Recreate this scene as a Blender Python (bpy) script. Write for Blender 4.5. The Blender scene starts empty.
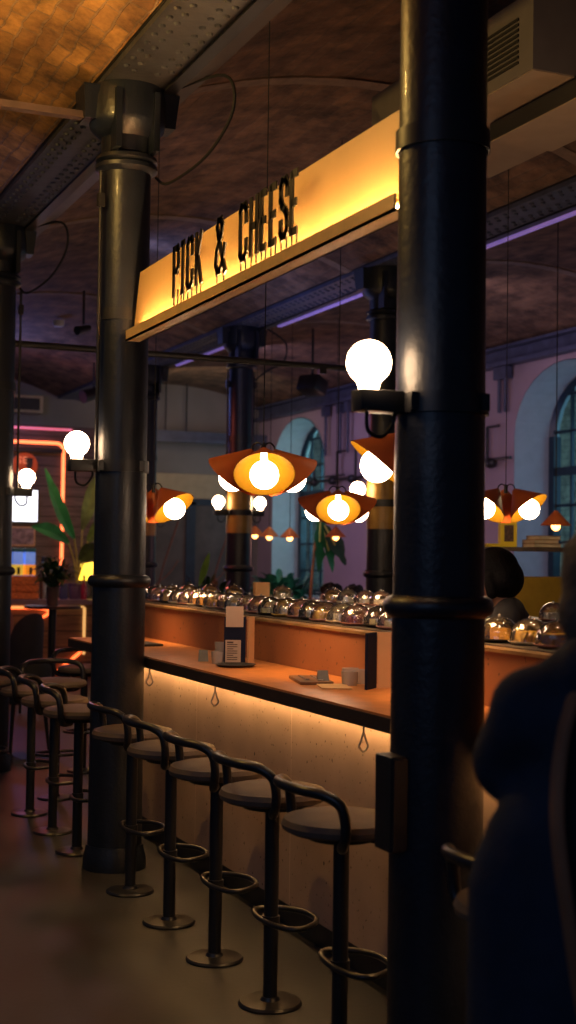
import bpy, bmesh, math, random
from mathutils import Vector, Matrix, Quaternion
random.seed(7)
PI = math.pi
scene = bpy.context.scene
COL = scene.collection

# ------------------------------------------------------------------ materials
def mat(name, color, rough=0.5, metal=0.0, var=0.25, vscale=8.0, bump=0.0, bscale=60.0, emit=None, estr=0.0, spec=0.5, coat=0.0):
    m = bpy.data.materials.new(name); m.use_nodes = True
    nt = m.node_tree; p = nt.nodes['Principled BSDF']
    p.inputs['Roughness'].default_value = rough
    p.inputs['Metallic'].default_value = metal
    p.inputs['Specular IOR Level'].default_value = spec
    p.inputs['Coat Weight'].default_value = coat
    tc = nt.nodes.new('ShaderNodeTexCoord')
    n = nt.nodes.new('ShaderNodeTexNoise'); n.inputs['Scale'].default_value = vscale; n.inputs['Detail'].default_value = 4
    nt.links.new(tc.outputs['Object'], n.inputs['Vector'])
    r = nt.nodes.new('ShaderNodeValToRGB')
    lo = [max(0, c * (1 - var)) for c in color]; hi = [min(1, c * (1 + var)) for c in color]
    r.color_ramp.elements[0].position = 0.3; r.color_ramp.elements[1].position = 0.7
    r.color_ramp.elements[0].color = (*lo, 1); r.color_ramp.elements[1].color = (*hi, 1)
    nt.links.new(n.outputs['Fac'], r.inputs['Fac'])
    nt.links.new(r.outputs['Color'], p.inputs['Base Color'])
    if bump:
        n2 = nt.nodes.new('ShaderNodeTexNoise'); n2.inputs['Scale'].default_value = bscale; n2.inputs['Detail'].default_value = 3
        nt.links.new(tc.outputs['Object'], n2.inputs['Vector'])
        b = nt.nodes.new('ShaderNodeBump'); b.inputs['Strength'].default_value = bump; b.inputs['Distance'].default_value = 0.01
        nt.links.new(n2.outputs['Fac'], b.inputs['Height']); nt.links.new(b.outputs['Normal'], p.inputs['Normal'])
    if emit:
        p.inputs['Emission Color'].default_value = (*emit, 1); p.inputs['Emission Strength'].default_value = estr
    return m

def glass(name, tint=(1, 1, 1), refl=0.12, rough=0.02, ripple=0.0, glint_haze=0.0):
    m = bpy.data.materials.new(name); m.use_nodes = True
    nt = m.node_tree; nt.nodes.remove(nt.nodes['Principled BSDF'])
    out = nt.nodes['Material Output']
    t = nt.nodes.new('ShaderNodeBsdfTransparent'); t.inputs['Color'].default_value = (*tint, 1)
    g = nt.nodes.new('ShaderNodeBsdfGlossy'); g.inputs['Roughness'].default_value = rough
    f = nt.nodes.new('ShaderNodeFresnel'); f.inputs['IOR'].default_value = 1.5
    a = nt.nodes.new('ShaderNodeMath'); a.operation = 'ADD'; a.inputs[1].default_value = refl; a.use_clamp = True
    mx = nt.nodes.new('ShaderNodeMixShader')
    nt.links.new(f.outputs['Fac'], a.inputs[0]); nt.links.new(a.outputs[0], mx.inputs['Fac'])
    nt.links.new(t.outputs['BSDF'], mx.inputs[1]); nt.links.new(g.outputs['BSDF'], mx.inputs[2])
    last = mx.outputs['Shader']
    if ripple:
        tc = nt.nodes.new('ShaderNodeTexCoord'); n = nt.nodes.new('ShaderNodeTexNoise'); n.inputs['Scale'].default_value = 32; n.inputs['Detail'].default_value = 1
        nt.links.new(tc.outputs['Object'], n.inputs['Vector'])
        b = nt.nodes.new('ShaderNodeBump'); b.inputs['Strength'].default_value = ripple; b.inputs['Distance'].default_value = 0.02
        nt.links.new(n.outputs['Fac'], b.inputs['Height']); nt.links.new(b.outputs['Normal'], g.inputs['Normal'])
    if glint_haze:
        d = nt.nodes.new('ShaderNodeBsdfDiffuse'); d.inputs['Color'].default_value = (0.85, 0.8, 0.75, 1)  # pale diffuse share stands in for bright lamp reflections on the glass
        m2 = nt.nodes.new('ShaderNodeMixShader'); m2.inputs['Fac'].default_value = glint_haze
        nt.links.new(last, m2.inputs[1]); nt.links.new(d.outputs['BSDF'], m2.inputs[2]); last = m2.outputs['Shader']
    nt.links.new(last, out.inputs['Surface'])
    return m

def brick_mat(name, c1, c2, mortar, sc=1.0, uv=True, rough=0.85, bump=0.6, bw=0.26, bh=0.085):
    m = bpy.data.materials.new(name); m.use_nodes = True
    nt = m.node_tree; p = nt.nodes['Principled BSDF']; p.inputs['Roughness'].default_value = rough
    tc = nt.nodes.new('ShaderNodeTexCoord')
    src = tc.outputs['UV'] if uv else tc.outputs['Object']
    nd = nt.nodes.new('ShaderNodeTexNoise'); nd.inputs['Scale'].default_value = 6
    nt.links.new(src, nd.inputs['Vector'])
    dis = nt.nodes.new('ShaderNodeVectorMath'); dis.operation = 'MULTIPLY_ADD'
    dis.inputs[1].default_value = (0.06, 0.06, 0.06)
    nt.links.new(nd.outputs['Color'], dis.inputs[0]); nt.links.new(src, dis.inputs[2])
    b = nt.nodes.new('ShaderNodeTexBrick')
    b.inputs['Color1'].default_value = (*c1, 1); b.inputs['Color2'].default_value = (*c2, 1); b.inputs['Mortar'].default_value = (*mortar, 1)
    b.inputs['Scale'].default_value = sc; b.inputs['Brick Width'].default_value = bw; b.inputs['Row Height'].default_value = bh
    b.inputs['Mortar Size'].default_value = 0.007; b.inputs['Mortar Smooth'].default_value = 0.4; b.inputs['Bias'].default_value = 0.0
    nt.links.new(dis.outputs[0], b.inputs['Vector'])
    n = nt.nodes.new('ShaderNodeTexNoise'); n.inputs['Scale'].default_value = 3.5; n.inputs['Detail'].default_value = 6; n.inputs['Roughness'].default_value = 0.7
    nt.links.new(src, n.inputs['Vector'])
    r = nt.nodes.new('ShaderNodeValToRGB'); r.color_ramp.elements[0].position = 0.32; r.color_ramp.elements[1].position = 0.68
    r.color_ramp.elements[0].color = (0.22, 0.2, 0.19, 1); r.color_ramp.elements[1].color = (1.6, 1.5, 1.35, 1)
    nt.links.new(n.outputs['Fac'], r.inputs['Fac'])
    mul = nt.nodes.new('ShaderNodeMix'); mul.data_type = 'RGBA'; mul.blend_type = 'MULTIPLY'; mul.inputs['Factor'].default_value = 1
    nt.links.new(b.outputs['Color'], mul.inputs['A']); nt.links.new(r.outputs['Color'], mul.inputs['B'])
    nt.links.new(mul.outputs['Result'], p.inputs['Base Color'])
    bp = nt.nodes.new('ShaderNodeBump'); bp.inputs['Strength'].default_value = bump; bp.inputs['Distance'].default_value = 0.02
    ad = nt.nodes.new('ShaderNodeMath'); ad.operation = 'SUBTRACT'
    nt.links.new(n.outputs['Fac'], ad.inputs[0]); nt.links.new(b.outputs['Fac'], ad.inputs[1])
    nt.links.new(ad.outputs[0], bp.inputs['Height']); nt.links.new(bp.outputs['Normal'], p.inputs['Normal'])
    return m

def speckle_mat(name, base, dark, seam=True):
    m = mat(name, base, 0.6, var=0.14, vscale=3)
    nt = m.node_tree; p = nt.nodes['Principled BSDF']
    tc = nt.nodes.new('ShaderNodeTexCoord')
    v = nt.nodes.new('ShaderNodeTexNoise'); v.inputs['Scale'].default_value = 45; v.inputs['Detail'].default_value = 2
    nt.links.new(tc.outputs['Object'], v.inputs['Vector'])
    r = nt.nodes.new('ShaderNodeValToRGB'); r.color_ramp.elements[0].position = 0.67; r.color_ramp.elements[1].position = 0.72
    nt.links.new(v.outputs['Fac'], r.inputs['Fac'])
    mx = nt.nodes.new('ShaderNodeMix'); mx.data_type = 'RGBA'
    src = p.inputs['Base Color'].links[0].from_socket
    nt.links.new(r.outputs['Color'], mx.inputs['Factor']); nt.links.new(src, mx.inputs['A']); mx.inputs['B'].default_value = (*dark, 1)
    last = mx.outputs['Result']
    if seam:
        sx = nt.nodes.new('ShaderNodeSeparateXYZ'); nt.links.new(tc.outputs['Object'], sx.inputs[0])
        md = nt.nodes.new('ShaderNodeMath'); md.operation = 'PINGPONG'; md.inputs[1].default_value = 0.6
        nt.links.new(sx.outputs['Y'], md.inputs[0])
        lt = nt.nodes.new('ShaderNodeMath'); lt.operation = 'LESS_THAN'; lt.inputs[1].default_value = 0.0025
        nt.links.new(md.outputs[0], lt.inputs[0])
        m2 = nt.nodes.new('ShaderNodeMix'); m2.data_type = 'RGBA'; m2.inputs['B'].default_value = (*[min(1, c * 1.5) for c in base], 1)
        nt.links.new(lt.outputs[0], m2.inputs['Factor']); nt.links.new(last, m2.inputs['A']); last = m2.outputs['Result']
    nt.links.new(last, p.inputs['Base Color'])
    return m

def plank_mat(name, base, axis='Z', pitch=0.14, rough=0.55):
    m = mat(name, base, rough, var=0.4, vscale=5)
    nt = m.node_tree; p = nt.nodes['Principled BSDF']
    n = [x for x in nt.nodes if x.type == 'TEX_NOISE'][0]
    tc = [x for x in nt.nodes if x.type == 'TEX_COORD'][0]
    mp = nt.nodes.new('ShaderNodeMapping'); mp.inputs['Scale'].default_value = (0.6, 0.6, 6)
    nt.links.new(tc.outputs['Object'], mp.inputs['Vector']); nt.links.new(mp.outputs['Vector'], n.inputs['Vector'])
    sx = nt.nodes.new('ShaderNodeSeparateXYZ'); nt.links.new(tc.outputs['Object'], sx.inputs[0])
    md = nt.nodes.new('ShaderNodeMath'); md.operation = 'PINGPONG'; md.inputs[1].default_value = pitch / 2
    nt.links.new(sx.outputs[axis], md.inputs[0])
    lt = nt.nodes.new('ShaderNodeMath'); lt.operation = 'LESS_THAN'; lt.inputs[1].default_value = 0.006
    nt.links.new(md.outputs[0], lt.inputs[0])
    mx = nt.nodes.new('ShaderNodeMix'); mx.data_type = 'RGBA'; mx.inputs['B'].default_value = (0.01, 0.007, 0.005, 1)
    src = p.inputs['Base Color'].links[0].from_socket
    nt.links.new(lt.outputs[0], mx.inputs['Factor']); nt.links.new(src, mx.inputs['A']); nt.links.new(mx.outputs['Result'], p.inputs['Base Color'])
    return m

M = {}
M['iron'] = mat('iron_paint', (0.0085, 0.012, 0.021), 0.4, var=0.3, bump=0.22, bscale=45, coat=0.05)
M['iron_gold'] = mat('gold_tone', (0.36, 0.2, 0.035), 0.35, var=0.2, bump=0.3, bscale=45)  # gold tone for the sleeve round the far column shafts
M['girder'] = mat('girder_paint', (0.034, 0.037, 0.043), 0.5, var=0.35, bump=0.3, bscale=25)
M['girder_blue'] = mat('girder_blue_tint', (0.06, 0.07, 0.12), 0.45, var=0.3, bump=0.3, bscale=25)  # bluer copy of the girder colour, blue light put into it
M['black'] = mat('black_metal', (0.014, 0.015, 0.018), 0.4, var=0.2)
M['stool_metal'] = mat('stool_metal', (0.013, 0.014, 0.018), 0.32, 0.0, var=0.2)
M['rubber'] = mat('black_rubber', (0.01, 0.01, 0.011), 0.7)
M['seat'] = mat('stool_leather', (0.11, 0.08, 0.062), 0.7, var=0.18, vscale=10, bump=0.12, bscale=120)
M['floor'] = mat('floor_concrete', (0.028, 0.03, 0.036), 0.5, var=0.4, vscale=0.9, bump=0.06, bscale=40)
M['panel'] = speckle_mat('counter_panel', (0.4, 0.28, 0.215), (0.06, 0.04, 0.03))
M['worktop'] = mat('worktop_wood', (0.5, 0.19, 0.05), 0.35, var=0.14, vscale=14)
M['edge'] = mat('worktop_edge', (0.035, 0.026, 0.022), 0.4)
M['riser'] = speckle_mat('riser_panel', (0.3, 0.115, 0.045), (0.1, 0.05, 0.025), seam=False)
M['lip'] = mat('brass_lip', (0.6, 0.36, 0.15), 0.3, 0.6)
M['belt'] = mat('belt', (0.07, 0.055, 0.05), 0.45, var=0.2)
M['copper'] = mat('shade_outer', (0.52, 0.12, 0.035), 0.5, 0.0, var=0.1)
M['shade_in'] = mat('shade_inner', (0.15, 0.072, 0.0008), 0.8, var=0.06, spec=0.08)
M['bulb'] = mat('opal_bulb', (0.9, 0.85, 0.8), 0.3, emit=(1.0, 0.7, 0.45), estr=24)
M['bulb_col'] = mat('opal_globe', (0.9, 0.85, 0.8), 0.3, emit=(1.0, 0.64, 0.36), estr=28)
M['bulb_small'] = mat('small_bulb', (0.9, 0.7, 0.5), 0.3, emit=(1.0, 0.4, 0.1), estr=9)
M['sign_face'] = mat('sign_face', (0.62, 0.4, 0.14), 0.5, var=0.08, vscale=3)
M['sign_tray'] = mat('sign_tray', (0.75, 0.5, 0.2), 0.4, 0.2, var=0.1)
M['letter'] = mat('letter_black', (0.008, 0.007, 0.006), 0.45)
M['led_warm'] = mat('led_warm', (1, 0.8, 0.5), 0.5, emit=(1.0, 0.55, 0.22), estr=330)
M['led_counter'] = mat('led_counter', (1, 0.8, 0.5), 0.5, emit=(1.0, 0.55, 0.2), estr=46)
M['led_purple'] = mat('led_purple', (0.6, 0.4, 1), 0.5, emit=(0.42, 0.28, 1.0), estr=0.24)
M['led_pink'] = mat('led_pink', (1, 0.4, 0.6), 0.5, emit=(1.0, 0.16, 0.22), estr=0.7)
M['neon'] = mat('neon_orange', (1, 0.4, 0.1), 0.5, emit=(1.0, 0.13, 0.03), estr=3.2)
M['neon_core'] = mat('neon_core', (1, 0.5, 0.2), 0.5, emit=(1.0, 0.15, 0.045), estr=3.4)
M['glass'] = glass('dome_glass', (0.98, 0.98, 0.98), 0.15, 0.04, ripple=0.4, glint_haze=0.015)
M['pane'] = glass('window_glass', (0.75, 0.92, 0.95), 0.04)
M['tumbler'] = glass('tumbler_glass', (0.92, 0.92, 0.92), 0.2, 0.06, ripple=0.6, glint_haze=0.3)
M['holder'] = mat('grey_holder', (0.12, 0.11, 0.11), 0.55)
M['wall_pink'] = mat('plaster_mauve', (0.40, 0.30, 0.335), 0.8, var=0.08, vscale=1.5)
M['jamb'] = mat('jamb_plaster', (0.42, 0.48, 0.52), 0.8, var=0.06)
M['wall_far'] = mat('plaster_drab', (0.2, 0.18, 0.165), 0.85, var=0.15, vscale=1.2)
M['band'] = mat('plaster_cream', (0.42, 0.32, 0.2), 0.8, var=0.08)
M['door'] = mat('door_panel', (0.085, 0.06, 0.052), 0.6, var=0.4, vscale=3)
M['door_frame'] = mat('door_frame', (0.016, 0.022, 0.04), 0.5)
M['mural'] = mat('mural_line', (0.18, 0.06, 0.04), 0.7)
M['win_frame'] = mat('window_frame', (0.012, 0.03, 0.05), 0.4)
M['white'] = mat('white_paint', (0.7, 0.68, 0.64), 0.6, var=0.05)
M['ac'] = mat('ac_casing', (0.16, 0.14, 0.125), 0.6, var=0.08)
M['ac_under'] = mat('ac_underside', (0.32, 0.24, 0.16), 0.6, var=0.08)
M['grille'] = mat('grille', (0.012, 0.012, 0.013), 0.5)
M['paper'] = mat('menu_paper', (0.55, 0.42, 0.33), 0.7, var=0.05)
M['card'] = mat('kraft_card', (0.72, 0.42, 0.2), 0.7, var=0.06)
M['navy'] = mat('navy_board', (0.006, 0.01, 0.034), 0.7, spec=0.2)
M['ink'] = mat('ink', (0.09, 0.06, 0.05), 0.7)
M['steel'] = mat('brushed_steel', (0.32, 0.31, 0.31), 0.3, 0.9, var=0.1)
M['slate'] = mat('slate_tray', (0.03, 0.027, 0.027), 0.5)
M['wood_tray'] = mat('wood_tray', (0.2, 0.1, 0.05), 0.45, var=0.3, vscale=20)
M['napkin'] = mat('napkin', (0.62, 0.38, 0.18), 0.8, var=0.05)
M['plank'] = plank_mat('dark_planks', (0.11, 0.075, 0.06))
M['plank_bar'] = plank_mat('bar_planks', (0.22, 0.14, 0.07), pitch=0.2)
M['bar_top'] = mat('bar_top', (0.2, 0.16, 0.2), 0.35, var=0.15)
M['leaf'] = mat('banana_leaf', (0.02, 0.17, 0.06), 0.4, var=0.35, vscale=6)
M['leaf_y'] = mat('leaf_midrib', (0.42, 0.36, 0.08), 0.5, var=0.3)
M['leaf_dark'] = mat('dark_leaf', (0.018, 0.05, 0.022), 0.45, var=0.4, vscale=10)
M['leaf_lit'] = mat('lit_olive_leaf', (0.09, 0.14, 0.03), 0.45, var=0.4, vscale=10)  # yellow-green light on the lower banana leaves, put into their colour
M['leaf_mid'] = mat('mid_leaf', (0.02, 0.085, 0.03), 0.45, var=0.4, vscale=10)
M['leaf_teal_lit'] = mat('bushy_leaf', (0.03, 0.22, 0.15), 0.45, var=0.4, vscale=12)  # teal light on the bush is partly in this leaf colour
M['stem'] = mat('plant_stem', (0.3, 0.12, 0.05), 0.6)
M['pot'] = mat('planter_clay', (0.12, 0.085, 0.07), 0.7, var=0.2)
M['skin'] = mat('skin', (0.5, 0.26, 0.17), 0.5, var=0.06)
M['hair_black'] = mat('black_hair', (0.006, 0.005, 0.006), 0.62, var=0.4, vscale=40, bump=0.5, bscale=90, spec=0.2)
M['hair_grey'] = mat('grey_brown_hair', (0.09, 0.065, 0.05), 0.7, var=0.4, vscale=40, bump=0.5, bscale=80, spec=0.2)
M['eye'] = mat('eye_white', (0.7, 0.66, 0.62), 0.3); M['pupil'] = mat('pupil', (0.02, 0.012, 0.01), 0.2)
M['lips'] = mat('lips', (0.38, 0.12, 0.1), 0.5)
M['coat'] = mat('navy_coat', (0.016, 0.025, 0.046), 0.85, var=0.25, vscale=10, bump=0.3, bscale=150, spec=0.2)
M['trousers'] = mat('dark_trousers', (0.012, 0.014, 0.022), 0.8)
M['tee'] = mat('charcoal_tshirt', (0.055, 0.05, 0.05), 0.8, var=0.15)
M['strap'] = mat('brown_strap', (0.2, 0.085, 0.04), 0.6)
M['shoe'] = mat('black_shoe', (0.012, 0.012, 0.012), 0.4)
M['mustard'] = mat('mustard_fabric', (0.36, 0.22, 0.02), 0.75, var=0.15)
M['yellow'] = mat('yellow_card', (0.85, 0.62, 0.03), 0.5, var=0.05)
M['red_pic'] = mat('dark_picture', (0.1, 0.05, 0.04), 0.5, var=0.9, vscale=60)
M['book_a'] = mat('book_cloth_tan', (0.36, 0.23, 0.12), 0.7); M['book_b'] = mat('book_cloth_brown', (0.16, 0.1, 0.06), 0.7)
M['pages'] = mat('book_pages', (0.6, 0.5, 0.36), 0.8)
M['shelf_wood'] = mat('shelf_wood', (0.11, 0.08, 0.065), 0.5, var=0.25)
M['lightbox'] = mat('lightbox', (0.9, 0.9, 0.95), 0.5, emit=(0.9, 0.92, 1.0), estr=2.2)
M['juice_y'] = mat('lemon_juice', (0.75, 0.55, 0.08), 0.3, emit=(0.95, 0.6, 0.06), estr=0.5)  # glow put into the juice colour, no lamp inside
M['juice_o'] = mat('orange_juice', (0.9, 0.35, 0.03), 0.3, emit=(1.0, 0.3, 0.02), estr=0.6)  # orange glow put into the juice colour as well
M['tank'] = mat('blue_tank', (0.25, 0.45, 0.9), 0.2, emit=(0.16, 0.32, 0.95), estr=0.42)  # blue glow in the tank colour stands in for a backlight
M['tank_lid'] = mat('tank_lid', (0.03, 0.16, 0.2), 0.35)
M['crate'] = mat('orange_crate', (0.6, 0.2, 0.05), 0.6, var=0.35, vscale=30)
M['yellow_lamp'] = mat('yellow_lamp', (0.9, 0.7, 0.1), 0.5, emit=(1.0, 0.62, 0.05), estr=2.2)
M['purple_pack'] = mat('purple_pack', (0.1, 0.06, 0.14), 0.5)
M['blue_pack'] = mat('blue_pack', (0.05, 0.07, 0.2), 0.5)
M['red_pack'] = mat('red_bottle', (0.3, 0.02, 0.05), 0.25)
M['chair_dark'] = mat('dark_upholstery', (0.022, 0.024, 0.03), 0.7, var=0.2)
M['chair_brown'] = mat('tan_upholstery', (0.26, 0.13, 0.06), 0.6, var=0.2)
M['cheeses'] = [mat('cheddar', (0.95, 0.45, 0.07), 0.5), mat('pale_cheese', (0.95, 0.78, 0.42), 0.5), mat('blue_cheese', (0.8, 0.72, 0.55), 0.6, var=0.5, vscale=60),
                mat('chutney', (0.22, 0.025, 0.02), 0.35), mat('gouda', (0.8, 0.5, 0.05), 0.5)]
M['plates'] = [mat('plate_cream', (0.9, 0.75, 0.55), 0.35), mat('plate_black', (0.025, 0.022, 0.02), 0.35), mat('plate_pink', (0.6, 0.3, 0.25), 0.35), mat('plate_yellow', (0.75, 0.5, 0.12), 0.35)]
M['flame'] = mat('candle_flame', (1, 0.6, 0.2), 0.5, emit=(1.0, 0.45, 0.1), estr=18)
M['brick_shaded'] = brick_mat('vault_brick_shaded', (0.22, 0.13, 0.08), (0.13, 0.075, 0.05), (0.17, 0.12, 0.09))  # dimmer copy of the vault brick, its shade put into the colour
M['brick_lit'] = brick_mat('vault_brick_lit', (0.46, 0.25, 0.07), (0.2, 0.10, 0.035), (0.26, 0.17, 0.10), bump=0.9)  # same brick with the warm uplight put into the colour
M['brick_out'] = brick_mat('outside_brick', (0.55, 0.58, 0.5), (0.42, 0.46, 0.4), (0.25, 0.28, 0.26), uv=True)
M['rib'] = mat('pale_mortar_rib', (0.24, 0.165, 0.115), 0.8, var=0.3, vscale=12)

# ------------------------------------------------------------------ mesh builder
def frame_of(d):
    d = d.normalized()
    a = Vector((0, 0, 1)) if abs(d.z) < 0.95 else Vector((1, 0, 0))
    u = d.cross(a).normalized(); v = d.cross(u).normalized()
    return u, v

def spline(pts, n=6, closed=False):
    P = [Vector(p) for p in pts]; out = []; N = len(P)
    for i in range(N if closed else N - 1):
        if closed: a, b, c, d = P[i - 1], P[i], P[(i + 1) % N], P[(i + 2) % N]
        else: a, b, c, d = P[max(i - 1, 0)], P[i], P[i + 1], P[min(i + 2, N - 1)]
        for k in range(n):
            t = k / n
            out.append(0.5 * ((2 * b) + (c - a) * t + (2 * a - 5 * b + 4 * c - d) * t * t + (3 * b - a - 3 * c + d) * t ** 3))
    if not closed: out.append(P[-1])
    return out

class MB:
    def __init__(self): self.bm = bmesh.new(); self.mi = 0
    def face(self, vs):
        try:
            f = self.bm.faces.new(vs); f.material_index = self.mi; return f
        except ValueError: return None
    def box(self, c, s, rot=None, taper=1.0, bevel=0.0):
        c = Vector(c); hx, hy, hz = [k / 2 for k in s]
        vs = []
        for z in (-1, 1):
            t = taper if z > 0 else 1
            for x, y in ((-1, -1), (1, -1), (1, 1), (-1, 1)):
                v = Vector((x * hx * t, y * hy * t, z * hz))
                if rot is not None: v = rot @ v
                vs.append(self.bm.verts.new(c + v))
        fs = [self.face([vs[i] for i in q]) for q in ((3, 2, 1, 0), (4, 5, 6, 7), (0, 1, 5, 4), (1, 2, 6, 5), (2, 3, 7, 6), (3, 0, 4, 7))]
        if bevel:
            es = list({e for f in fs for e in f.edges})
            bmesh.ops.bevel(self.bm, geom=es, offset=bevel, segments=2, affect='EDGES', profile=0.5)
        return self
    def span(self, a, b, bevel=0.0):
        return self.box([(a[i] + b[i]) / 2 for i in range(3)], [abs(b[i] - a[i]) for i in range(3)], bevel=bevel)
    def cyl(self, p0, p1, r0, r1=None, n=20, caps=True):
        r1 = r0 if r1 is None else r1
        p0, p1 = Vector(p0), Vector(p1); u, v = frame_of(p1 - p0)
        ra = []
        for p, r in ((p0, r0), (p1, r1)):
            ra.append([self.bm.verts.new(p + (u * math.cos(2 * PI * i / n) + v * math.sin(2 * PI * i / n)) * r) for i in range(n)])
        for i in range(n): self.face([ra[0][i], ra[0][(i + 1) % n], ra[1][(i + 1) % n], ra[1][i]])
        if caps: self.face(ra[0][::-1]); self.face(ra[1])
        return self
    def lathe(self, prof, o=(0, 0, 0), n=28, axis=None, caps=True):
        o = Vector(o)
        if axis is None: u, v, w = Vector((1, 0, 0)), Vector((0, 1, 0)), Vector((0, 0, 1))
        else:
            w = Vector(axis).normalized(); u, v = frame_of(w)
        rings = []
        for r, z in prof:
            if r < 1e-5: rings.append([self.bm.verts.new(o + w * z)])
            else: rings.append([self.bm.verts.new(o + w * z + (u * math.cos(2 * PI * i / n) + v * math.sin(2 * PI * i / n)) * r) for i in range(n)])
        for a, b in zip(rings, rings[1:]):
            for i in range(n):
                if len(a) == 1 and len(b) == 1: continue
                if len(a) == 1: self.face([a[0], b[(i + 1) % n], b[i]])
                elif len(b) == 1: self.face([a[i], a[(i + 1) % n], b[0]])
                else: self.face([a[i], a[(i + 1) % n], b[(i + 1) % n], b[i]])
        if caps:
            if len(rings[0]) > 1: self.face(rings[0][::-1])
            if len(rings[-1]) > 1: self.face(rings[-1])
        return self
    def tube(self, pts, r, n=10, closed=False, flat=1.0):
        P = [Vector(p) for p in pts]; N = len(P); rings = []
        t0 = (P[1] - P[0]).normalized(); u, v = frame_of(t0); prev = t0
        for i in range(N):
            if closed: t = (P[(i + 1) % N] - P[i - 1]).normalized()
            else: t = (P[min(i + 1, N - 1)] - P[max(i - 1, 0)]).normalized()
            q = prev.rotation_difference(t); u = q @ u; v = q @ v; prev = t
            rr = r[i] if isinstance(r, (list, tuple)) else r
            rings.append([self.bm.verts.new(P[i] + (u * math.cos(2 * PI * k / n) + v * math.sin(2 * PI * k / n) * flat) * rr) for k in range(n)])
        for i in range(N if closed else N - 1):
            a, b = rings[i], rings[(i + 1) % N]
            for k in range(n): self.face([a[k], a[(k + 1) % n], b[(k + 1) % n], b[k]])
        if not closed: self.face(rings[0][::-1]); self.face(rings[-1])
        return self
    def ball(self, c, r, n=20, sc=(1, 1, 1), m=None):
        m = m or n // 2; c = Vector(c)
        rows = []
        for j in range(m + 1):
            a = PI * j / m
            if j in (0, m): rows.append([self.bm.verts.new(c + Vector((0, 0, r * math.cos(a) * sc[2])))])
            else: rows.append([self.bm.verts.new(c + Vector((r * math.sin(a) * math.cos(2 * PI * i / n) * sc[0], r * math.sin(a) * math.sin(2 * PI * i / n) * sc[1], r * math.cos(a) * sc[2]))) for i in range(n)])
        for a, b in zip(rows, rows[1:]):
            for i in range(n):
                if len(a) == 1: self.face([a[0], b[i], b[(i + 1) % n]])
                elif len(b) == 1: self.face([a[i], b[0], a[(i + 1) % n]])
                else: self.face([a[i], b[i], b[(i + 1) % n], a[(i + 1) % n]])
        return self
    def prism(self, poly, z0, z1):
        a = [self.bm.verts.new((x, y, z0)) for x, y in poly]; b = [self.bm.verts.new((x, y, z1)) for x, y in poly]
        n = len(poly)
        for i in range(n): self.face([a[i], a[(i + 1) % n], b[(i + 1) % n], b[i]])
        self.face(a[::-1]); self.face(b); return self
    def ring_prism(self, outer, inner, z0, z1):
        n = len(outer)
        vo = [[self.bm.verts.new((x, y, z)) for x, y in outer] for z in (z0, z1)]
        vi = [[self.bm.verts.new((x, y, z)) for x, y in inner] for z in (z0, z1)]
        for i in range(n):
            j = (i + 1) % n
            self.face([vo[0][i], vo[0][j], vo[1][j], vo[1][i]]); self.face([vi[0][j], vi[0][i], vi[1][i], vi[1][j]])
            self.face([vo[1][i], vo[1][j], vi[1][j], vi[1][i]]); self.face([vo[0][j], vo[0][i], vi[0][i], vi[0][j]])
        return self
    def leaf(self, base, tip, w, up=(0, 0, 1), droop=0.0, n=8, fold=0.15, ragged=0.0, rnd=None):
        base, tip = Vector(base), Vector(tip); d = tip - base; up = Vector(up)
        s = d.cross(up)
        s = s.normalized() if s.length > 1e-5 else Vector((1, 0, 0))
        nrm = s.cross(d).normalized(); rows = []
        for i in range(n + 1):
            t = i / n
            p = base + d * t + Vector((0, 0, -1)) * droop * t * t + Vector((0, 0, 1)) * droop * 0.6 * math.sin(PI * t)
            ww = w * math.sin(PI * min(1, t * 0.93 + 0.05)) ** 0.8 * (1 - (ragged * rnd.random() if rnd else 0))
            rows.append([self.bm.verts.new(p - s * ww + nrm * fold * ww), self.bm.verts.new(p), self.bm.verts.new(p + s * ww + nrm * fold * ww)])
        for a, b in zip(rows, rows[1:]):
            self.face([a[0], a[1], b[1], b[0]]); self.face([a[1], a[2], b[2], b[1]])
        return self
    def xf(self, mtx): bmesh.ops.transform(self.bm, matrix=mtx, verts=self.bm.verts); return self
    def done(self, name, m, parent=None, smooth=True, world=True, keep=False):
        bmesh.ops.recalc_face_normals(self.bm, faces=self.bm.faces)
        root = parent
        while root is not None and root.parent is not None: root = root.parent
        org = Vector((0, 0, 0))
        if parent is not None:
            if world: org = root.location.copy()
        elif not keep:
            xs = [v.co for v in self.bm.verts]
            lo = [min(c[i] for c in xs) for i in range(3)]; hi = [max(c[i] for c in xs) for i in range(3)]
            org = Vector(((lo[0] + hi[0]) / 2, (lo[1] + hi[1]) / 2, lo[2]))
        if org.length: bmesh.ops.translate(self.bm, vec=-org, verts=self.bm.verts)
        me = bpy.data.meshes.new(name); self.bm.to_mesh(me); self.bm.free()
        for k in (m if isinstance(m, (list, tuple)) else [m]): me.materials.append(k)
        o = bpy.data.objects.new(name, me); COL.objects.link(o)
        if smooth:
            me.polygons.foreach_set('use_smooth', [True] * len(me.polygons))
            try: me.set_sharp_from_angle(angle=math.radians(38))
            except Exception: pass
        if parent is not None: o.parent = parent
        else: o.location = org
        return o

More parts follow.
